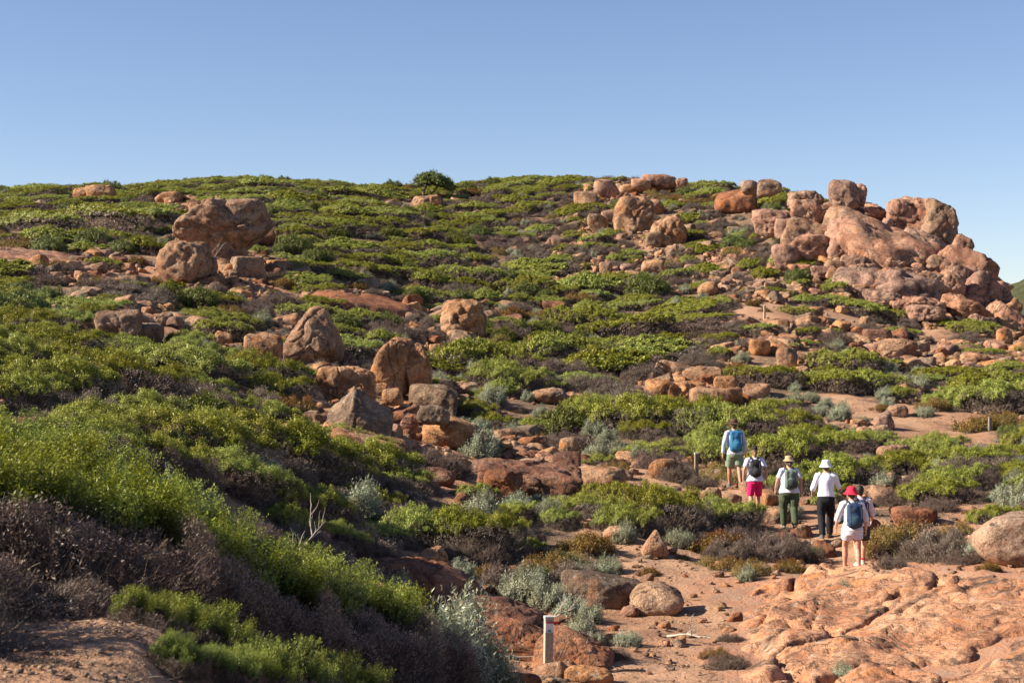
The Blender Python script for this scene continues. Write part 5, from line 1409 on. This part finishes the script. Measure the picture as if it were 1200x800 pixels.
def walker(u, d, H, rz, label, top, bottom, hat, pack, shoe, skin=SKIN, stout=1.0, hair=(0.10, 0.06, 0.035), long_legs=False, sleeve='short', legL=(0.10, 0.0), legR=(-0.12, 0.0), armL=0.25, armR=-0.15,
           bend=0.05, socks=None, ponytail=0.0, land=None, hem=0.60, elbow=0.3, loose=1.0):
    """stands at column u, distance d; rz turns it from walking straight away. legL/legR: (step forward, heel lift)"""
    x = (u - 600) / F * d; z = gz1(x, d)
    if shoe.get('dz'): z += shoe['dz']
    k = H / 1.72
    root = link('person', None, loc=(x, d, z), rot=(0, 0, rz), scl=(k, k, k)); tag(root, label, 'person', 'walkers on the path')
    if land: LANDMARKS.append((land, u, 400 - (z + H * 0.5) * F / d))
    b = Acc(); w = stout
    by = bend
    hip = V3(0, 0, 0.92); chest = V3(0, by, 1.28); neck = V3(0, by * 1.25, 1.47); head = V3(0, by * 1.4 + 0.02, 1.60)
    # torso
    b.tube([V3(0, 0, .84), hip, V3(0, by * .5, 1.06), V3(0, by * .8, 1.2), chest + V3(0, 0, .02), V3(0, by, 1.40), neck],
           [(.15 * w, .11 * w), (.172 * w, .125 * w), (.145 * w, .11 * w), (.155 * w, .115 * w), (.175, .12), (.13, .085), (.06, .06)], n=16)
    b.tube([V3(0, by, 1.42), neck, head - V3(0, 0, .06)], [.065, .055, .055], n=12)
    b.ball(head, (.077, .095, .115)); b.ball(head + V3(0, .03, -.05), (.055, .065, .07))     # skull, jaw
    b.tube([head + V3(0, .088, .015), head + V3(0, .112, -.018), head + V3(0, .092, -.03)], [.008, .014, .010], n=6)   # nose
    for s in (-1, 1):
        b.ball(head + V3(s * .078, -.005, -.005), (.013, .022, .032), 2)
        b.ball(head + V3(s * .032, .085, .012), (.014, .01, .009), 2)
    b.tube([head + V3(-.025, .092, -.055), head + V3(0, .10, -.054), head + V3(.025, .092, -.055)], [.006, .009, .006], n=6)
    J = {}
    for s, nm, (st, lift), arm in ((-1, 'L', legL, armL), (1, 'R', legR, armR)):
        hp = V3(s * .095 * w, 0, .88)
        ank = V3(s * .09, st, .09 + lift * .5)
        kne = (hp + ank) / 2 + V3(s * .01, .035 + max(0, lift) * .45 + abs(st) * .12, .02)
        J['hip' + nm], J['knee' + nm], J['ank' + nm] = hp, kne, ank
        b.tube([hp + V3(-s * .02, 0, .05), hp * .65 + kne * .35, kne + V3(0, 0, .07), kne, kne * .68 + ank * .32 + V3(0, -.014, 0), kne * .3 + ank * .7, ank], [.088 * w, .082 * w, .058, .054, .056, .040, .036], n=12)
        toe = ank + V3(s * .02, .15, -.065 + (-.05 if lift > .05 else 0)); heel = ank + V3(0, -.045, -.055 + (.03 if lift > .05 else 0))
        J['toe' + nm], J['heel' + nm] = toe, heel
        b.tube([ank + V3(0, 0, .02), ank + V3(0, .03, -.03), toe], [.036, .04, .03], n=10)
        sh = V3(s * .175, by, 1.395); el = sh + V3(s * .10, math.sin(arm) * .28 - .02, -math.cos(arm) * .27); 
        wr = el + V3(s * .015, math.sin(arm + elbow) * .24, -math.cos(arm + elbow) * .24)
        J['sh' + nm], J['el' + nm], J['wr' + nm] = sh, el, wr
        b.tube([sh + V3(-s * .05, 0, .01), sh, sh * .6 + el * .4, el, el * .6 + wr * .4, wr], [.05, .054, .046 * (w * .4 + .6), .038, .037, .026], n=12)
        hd = unit((wr - el)[None])[0]; side = V3(0, 1, 0) - hd * hd[1]; side /= np.linalg.norm(side)
        palm = wr + hd * .05
        b.tube([wr, wr + hd * .03, wr + hd * .088], [(.017, .024), (.016, .038), (.013, .040)] if abs(hd[0]) < .85 else [.02, .03, .03], n=10)
        for fi, (off, ln) in enumerate(((-.030, .062), (-.010, .074), (.010, .070), (.029, .055))):
            p0 = wr + hd * .082 + side * off; cur = V3(-s * .022, 0, 0)
            b.tube([p0, p0 + hd * ln * .5 + cur * .25, p0 + hd * ln * .95 + cur], [.0092, .0088, .0075], n=6)
        p0 = wr + hd * .025 + side * .034
        b.tube([p0 - side * .01, p0 + hd * .028 + side * .022, p0 + hd * .058 + side * .026 + V3(-s * .01, 0, 0)], [.012, .011, .009], n=6)
    link('body', solid(b, .0085, 'body', skin, 2, dec=.27), root)
    # hair
    h = Acc(); hc = head + V3(0, -.02, .01)
    h.ball(hc, (.085, .094, .108)); h.ball(hc + V3(0, -.045, -.055), (.062, .045, .065))
    if ponytail:
        h.tube([hc + V3(0, -.09, -.02), hc + V3(0, -.125, -.08), hc + V3(0.01, -.11, -.08 - ponytail)], [.028, .032, .015], n=8)
    hm = solid(h, .012, 'hair', flatm('hair', hair, .6), 1, .004, 30)
    link('hair', hm, root)
    # shirt
    t = Acc(); g = .010 * loose
    if bottom['kind'] == 'shorts': lo = hem + .26
    tuck = top.get('tuck', False); z0 = .93 if tuck else .86
    t.tube([V3(0, 0, z0), V3(0, .01, z0 + .06), V3(0, by * .5, 1.06), V3(0, by * .8, 1.2), chest + V3(0, 0, .02), V3(0, by, 1.40), V3(0, by * 1.2, 1.455)],
           [((.172 if tuck else .200) * w + g, (.128 if tuck else .155) * w + g), ((.172 if tuck else .192) * w + g, (.128 if tuck else .147) * w + g), (.150 * w + g, .122 * w + g), (.158 * w + g, .122 * w + g), (.165 + g * .6, .125 + g), (.120 + g * .5, .09 + g * .6), (.062 + g * .5, .058 + g * .5)], n=20)
    for s, nm in ((-1, 'L'), (1, 'R')):
        sh, el, wr = J['sh' + nm], J['el' + nm], J['wr' + nm]
        if sleeve == 'long': t.tube([sh + V3(-s * .06, 0, .01), sh, sh * .5 + el * .5, el, el * .4 + wr * .6, wr * .95 + el * .05], [.064, .070, .060, .052, .047, .040], n=12)
        elif sleeve == 'elbow': t.tube([sh + V3(-s * .06, 0, .01), sh, sh * .5 + el * .5, el, el * .75 + wr * .25], [.064, .072, .066, .062, .064], n=12)
        else: t.tube([sh + V3(-s * .06, 0, .01), sh, sh * .6 + el * .4, sh * .35 + el * .65], [.064, .070, .066, .070], n=12)
    link('shirt', solid(t, .011, 'shirt', flatm('shirt_cloth', top['col'], .85), 2, .007, 11, u, dec=.5), root)
    # shorts or trousers
    q = Acc(); gl = bottom.get('loose', .025)
    kt = 1.0 if tuck else 0.86; tw_ = [(.155 * w + gl * .5, .12 * w + gl * .5), (.182 * w + gl * .4, .135 * w + gl * .5), (.175 * w * kt + gl * .4, .132 * w * kt + gl * .3), (.155 * w * kt, .12 * w * kt)]
    q.tube([V3(0, 0, .80), V3(0, 0, .86), V3(0, 0, .93), V3(0, by * .2, .99 if tuck else .95)], tw_, n=18)
    b2 = Acc()
    for s, nm in ((-1, 'L'), (1, 'R')):
        hp, kn, an = J['hip' + nm], J['knee' + nm], J['ank' + nm]
        if bottom['kind'] == 'shorts':
            fr = bottom.get('len', .75); e = hp * (1 - fr) + kn * fr
            q.tube([hp + V3(-s * .02, 0, .03), hp * .6 + e * .4, e], [.092 * w + gl * .6, .088 * w + gl, (.078 * w + gl * 1.1)], n=14)
        else:
            q.tube([hp + V3(-s * .02, 0, .03), hp * .5 + kn * .5, kn, kn * .5 + an * .5, an + V3(0, 0, .01)], [.094 * w + gl * .5, .086 * w + gl, .066 + gl, .058 + gl, .050 + gl], n=14)
    link('shorts' if bottom['kind'] == 'shorts' else 'trousers', solid(q, .011, 'legwear', flatm('legwear_cloth', bottom['col'], .85), 2, .006, 10, u + 3, dec=.5), root)
    # shoes and socks
    for s, nm in ((-1, 'L'), (1, 'R')):
        an, to, he = J['ank' + nm], J['toe' + nm], J['heel' + nm]
        a = Acc(); a.tube([he + V3(0, -.005, 0), an + V3(0, .02, -.045), an * .4 + to * .6 + V3(0, 0, .004), to + V3(0, .03, 0)], [(.040, .036), (.048, .044), (.050, .036), (.036, .026)], n=12)
        a.tube([an + V3(0, 0, -.04), an + V3(0, 0, .035)], [.050, .050], n=12)
        sho = link('shoe', solid(a, .010, 'shoe', flatm('shoe_fabric', shoe['col'], .8), 1), root)
        so = Acc(); so.tube([he + V3(0, -.008, -.036), an + V3(0, .02, -.088), to + V3(0, .035, -.03)], [(.044, .010), (.050, .012), (.038, .010)], n=12)
        link('sole', so.mesh('sole', flatm('sole_rubber', (.12, .10, .09))), sho)
        if socks:
            c = Acc().tube([an + V3(0, 0, .02), an + V3(0, -.003, .075)], [.046, .047], n=12)
            link('sock', c.mesh('sock', flatm('sock_knit', socks)), root)
    # hat
    if hat:
        a = Acc(); n = 28; hz = head[2] + .045; cx_, cy_ = 0, head[1] - .005
        prof = hat['prof']      # (radius, height)
        ang = np.linspace(0, 2 * np.pi, n, endpoint=False); vs = []
        for (rr_, zz) in prof:
            wob = (1 + .03 * np.sin(ang * 3 + u)) if rr_ > .12 else 1
            zz_ = zz + (hat.get('flop', 0) * np.cos(ang * 2) * (rr_ > .12))
            vs.append(np.stack([cx_ + np.cos(ang) * rr_ * wob * .94, cy_ + np.sin(ang) * rr_ * wob * 1.08, np.full(n, hz) + zz_], 1))
        v = np.concatenate(vs); qf = [(i * n + j, i * n + (j + 1) % n, (i + 1) * n + (j + 1) % n, (i + 1) * n + j) for i in range(len(prof) - 1) for j in range(n)]
        v = np.concatenate([v, [[cx_, cy_, hz + prof[-1][1] + .002]]])
        a.add(v, qf, [((len(prof) - 1) * n + j, (len(prof) - 1) * n + (j + 1) % n, len(v) - 1) for j in range(n)])
        ho = link('hat', a.mesh('hat', flatm('hat_cloth', hat['col'], .85)), root)
        sm = ho.modifiers.new('thick', 'SOLIDIFY'); sm.thickness = .006
        if hat.get('band'):
            bnd = Acc().tube([V3(cx_, cy_, hz + .012), V3(cx_, cy_, hz + .035)], [(.096, .110), (.094, .108)], n=28, cap=False)
            link('hat_band', bnd.mesh('hat_band', flatm('band', hat['band'])), ho)
    if pack:
        pr = link('backpack', None, loc=(x, d, z), rot=(0, 0, rz), scl=(k, k, k)); tag(pr, pack['label'], 'backpack', 'backpacks of the walkers')
        a = Acc(); pw, ph, pd_ = pack['size']; yb = by - .135 - pd_ / 2; zc = pack.get('z', 1.17)
        a.box((0, yb, zc), (pw / 2 * .9, pd_ / 2 * .8, ph / 2 * .92), .03); a.ball((0, yb - .01, zc - ph * .16), (pw / 2, pd_ / 2 * 1.15, ph * .36)); a.ball((0, yb, zc + ph * .26), (pw / 2 * .86, pd_ / 2, ph * .26))
        pm = flatm('pack_cloth', pack['col'], .75)
        link('bag', solid(a, .012, 'bag', pm, 3, .007, 12, u + 9, dec=.5), pr)
        a = Acc(); a.ball((0, yb - pd_ * .5, zc - ph * .18), (pw * .36, pd_ * .30, ph * .22)); link('front_pocket', solid(a, .012, 'pocket', flatm('pocket_cloth', pack.get('col2', pack['col'])), 2, .004, 14), pr)
        for s in (-1, 1):
            a = Acc(); a.tube([V3(s * .06, yb + pd_ * .4, zc + ph * .42), V3(s * .085, by - .10, 1.435), V3(s * .095, by, 1.472), V3(s * .105, by + .12, 1.40), V3(s * .13, by + .155, 1.22), V3(s * .16, by + .09, 1.06), V3(s * .13, yb + pd_ * .4, zc - ph * .38)],
                              [(.022, .008)] * 7, n=8)
            link('shoulder_strap', a.mesh('strap', flatm('strap_cloth', pack.get('strap', tuple(c * .6 for c in pack['col'])))), pr)
            a = Acc(); a.tube([V3(s * pw * .30, yb - pd_ * .54, zc + ph * .34), V3(s * pw * .33, yb - pd_ * .66, zc - ph * .05), V3(s * pw * .30, yb - pd_ * .58, zc - ph * .4)], [(.009, .005)] * 3, n=6)
            link('compression_strap', a.mesh('cstrap', flatm('strap_cloth', pack.get('strap', (.05, .05, .06)))), pr)
    return root

WIDE = [(.175, -.014), (.17, -.012), (.13, .0), (.100, .008), (.094, .05), (.086, .085), (.06, .10), (.02, .094)]
BUCKET = [(.155, -.062), (.15, -.06), (.125, -.025), (.102, .01), (.094, .05), (.084, .078), (.05, .092), (.02, .094)]
STRAW = [(.150, -.02), (.145, -.018), (.12, -.004), (.098, .006), (.093, .05), (.086, .088), (.06, .097), (.02, .095)]
CAP = [(.093, -.02), (.092, .0), (.092, .03), (.084, .065), (.06, .085), (.02, .092)]
walker(861, 42.0, 1.80, R(4), 'tall man in a brown wide-brimmed hat leading the walkers, light long-sleeved shirt and pale shorts', dict(col=(.50, .50, .56)), dict(kind='shorts', col=(.20, .26, .17), len=.82, loose=.03),
       dict(prof=WIDE, col=(.09, .045, .03), flop=.012, band=(.04, .025, .02)), dict(size=(.34, .54, .2), col=(.03, .14, .30), col2=(.04, .20, .36), strap=(.05, .14, .16), z=1.20, label='blue backpack on the leading man in the brown hat'),
       dict(col=(.16, .14, .14)), skin=SKIN2, sleeve='long', legL=(.20, 0), legR=(-.26, .14), armL=-.15, armR=.1, bend=.06, land='the man in the brown hat')
walker(884.5, 38.6, 1.62, R(-2), 'woman in bright pink knee-length shorts and dark cap, second in the line of walkers', dict(col=(.70, .66, .78)), dict(kind='shorts', col=(.80, .02, .15), len=1.02, loose=.008),
       dict(prof=CAP, col=(.03, .02, .022)), dict(size=(.30, .44, .18), col=(.018, .016, .022), col2=(.05, .045, .05), z=1.20, label='black backpack on the woman in pink shorts'),
       dict(col=(.35, .33, .33)), hair=(.20, .11, .05), legL=(-.16, .06), legR=(.2, 0), armL=-.35, armR=-.35, elbow=.5, ponytail=.08, bend=.05, stout=1.08, land='the woman in pink shorts')
walker(925, 36.9, 1.64, R(3), 'walker in a straw hat, dark green trousers and white top, third in the line', dict(col=(.62, .62, .72)), dict(kind='trousers', col=(.065, .085, .045), loose=.028),
       dict(prof=STRAW, col=(.44, .30, .17)), dict(size=(.33, .48, .2), col=(.13, .17, .14), col2=(.05, .06, .06), strap=(.03, .04, .03), z=1.20, label='grey-green backpack on the walker in the straw hat'),
       dict(col=(.25, .22, .2)), legL=(.16, 0), legR=(-.2, .06), armL=.2, armR=-.1, stout=1.22, hair=(.06, .04, .03), ponytail=.06, bend=.04, land='the walker in the straw hat')
walker(968, 35.6, 1.72, R(-8), 'walker in a white bucket hat, loose white shirt and long black trousers, without a backpack', dict(col=(.78, .77, .84), tuck=True), dict(kind='trousers', col=(.010, .010, .014), loose=.022),
       dict(prof=BUCKET, col=(.78, .76, .72)), None, dict(col=(.12, .12, .12)), legL=(-.24, .05), legR=(.26, .0), armL=.0, armR=.45, elbow=.9, sleeve='elbow', loose=1.6, bend=.02, land='the white-hatted walker')
walker(999, 30.6, 1.66, R(2), 'last walker, in a red bucket hat, white shirt and short white shorts', dict(col=(.66, .63, .64)), dict(kind='shorts', col=(.62, .58, .68), len=.42, loose=.03),
       dict(prof=[(.165, -.05)] + BUCKET[1:], col=(.62, .02, .05)), dict(size=(.32, .50, .2), col=(.022, .045, .10), col2=(.03, .07, .11), strap=(.02, .05, .08), z=1.19, label='navy blue backpack on the walker in the red hat'),
       dict(col=(.22, .19, .22)), legL=(.24, 0), legR=(-.16, .03), armL=.1, armR=.0, sleeve='elbow', loose=1.6, bend=.05, hair=(.08, .05, .03), land='the red-hatted walker')
walker(1008.5, 33.0, 1.66, R(0), 'dark-haired walker in a pale pink shirt and red socks, half hidden by the red-hatted one', dict(col=(.60, .52, .60)), dict(kind='shorts', col=(.03, .03, .04), len=.8, loose=.03),
       None, dict(size=(.30, .46, .18), col=(.03, .03, .06), z=1.19, label='dark backpack on the half-hidden dark-haired walker'), dict(col=(.55, .50, .46)), socks=(.62, .02, .03), legL=(-.12, 0), legR=(.2, .0), armL=.1, armR=.2, elbow=.6, sleeve='elbow', loose=1.4, hair=(.02, .014, .012), land='the half-hidden dark-haired walker')

# ------------------------------------------------------------------ labels of the many: by look, by what they stand next to, by order
def name_all():
    L = np.array([(a[1], a[2]) for a in LANDMARKS])
    ordn = ['', 'second ', 'third ', 'fourth ', 'fifth ', 'sixth ', 'seventh ', 'eighth ', 'ninth ', 'tenth ', 'eleventh ', 'twelfth ', 'thirteenth ', 'fourteenth ', 'fifteenth ', 'sixteenth ']
    by = {}
    for t in THINGS:
        wd = t['w']
        size = 'small' if wd < 16 else ('medium-sized' if wd < 45 else ('large' if wd < 110 else 'very large'))
        du = t['u'] - L[:, 0]; dv = (t['v'] - L[:, 1]) * 1.4
        j = int(np.argmin(np.hypot(du, dv))); a, b = du[j], dv[j]
        if abs(a) > abs(b): side = 'right of' if a > 0 else 'left of'
        else: side = 'below' if b > 0 else 'above'
        by.setdefault((t['what'], size, side, j), []).append((math.hypot(a, b), t))
    used = set()
    for (what, size, side, j), ts in by.items():
        ts.sort(key=lambda q: q[0])
        for i, (_, t) in enumerate(ts):
            t['o']['label'] = f"{size} {what} {side} {LANDMARKS[j][0]}" + (f", {ordn[i]}closest" if len(ts) > 1 and i < len(ordn) else '')
            if i >= len(ordn):
                dd = np.hypot(t['u'] - L[:, 0], (t['v'] - L[:, 1]) * 1.4); order = np.argsort(dd)
                for b in order[1:]:
                    lab = f"{size} {what} {side} {LANDMARKS[j][0]}, towards {LANDMARKS[int(b)][0]}"
                    if lab not in used and len(lab.replace('-', ' ').split()) <= 16: break
                used.add(lab); t['o']['label'] = lab
name_all()
_tr = sum(len(m.polygons) for m in bpy.data.meshes)
print('mesh data polygons', _tr, 'objects', len(bpy.data.objects))
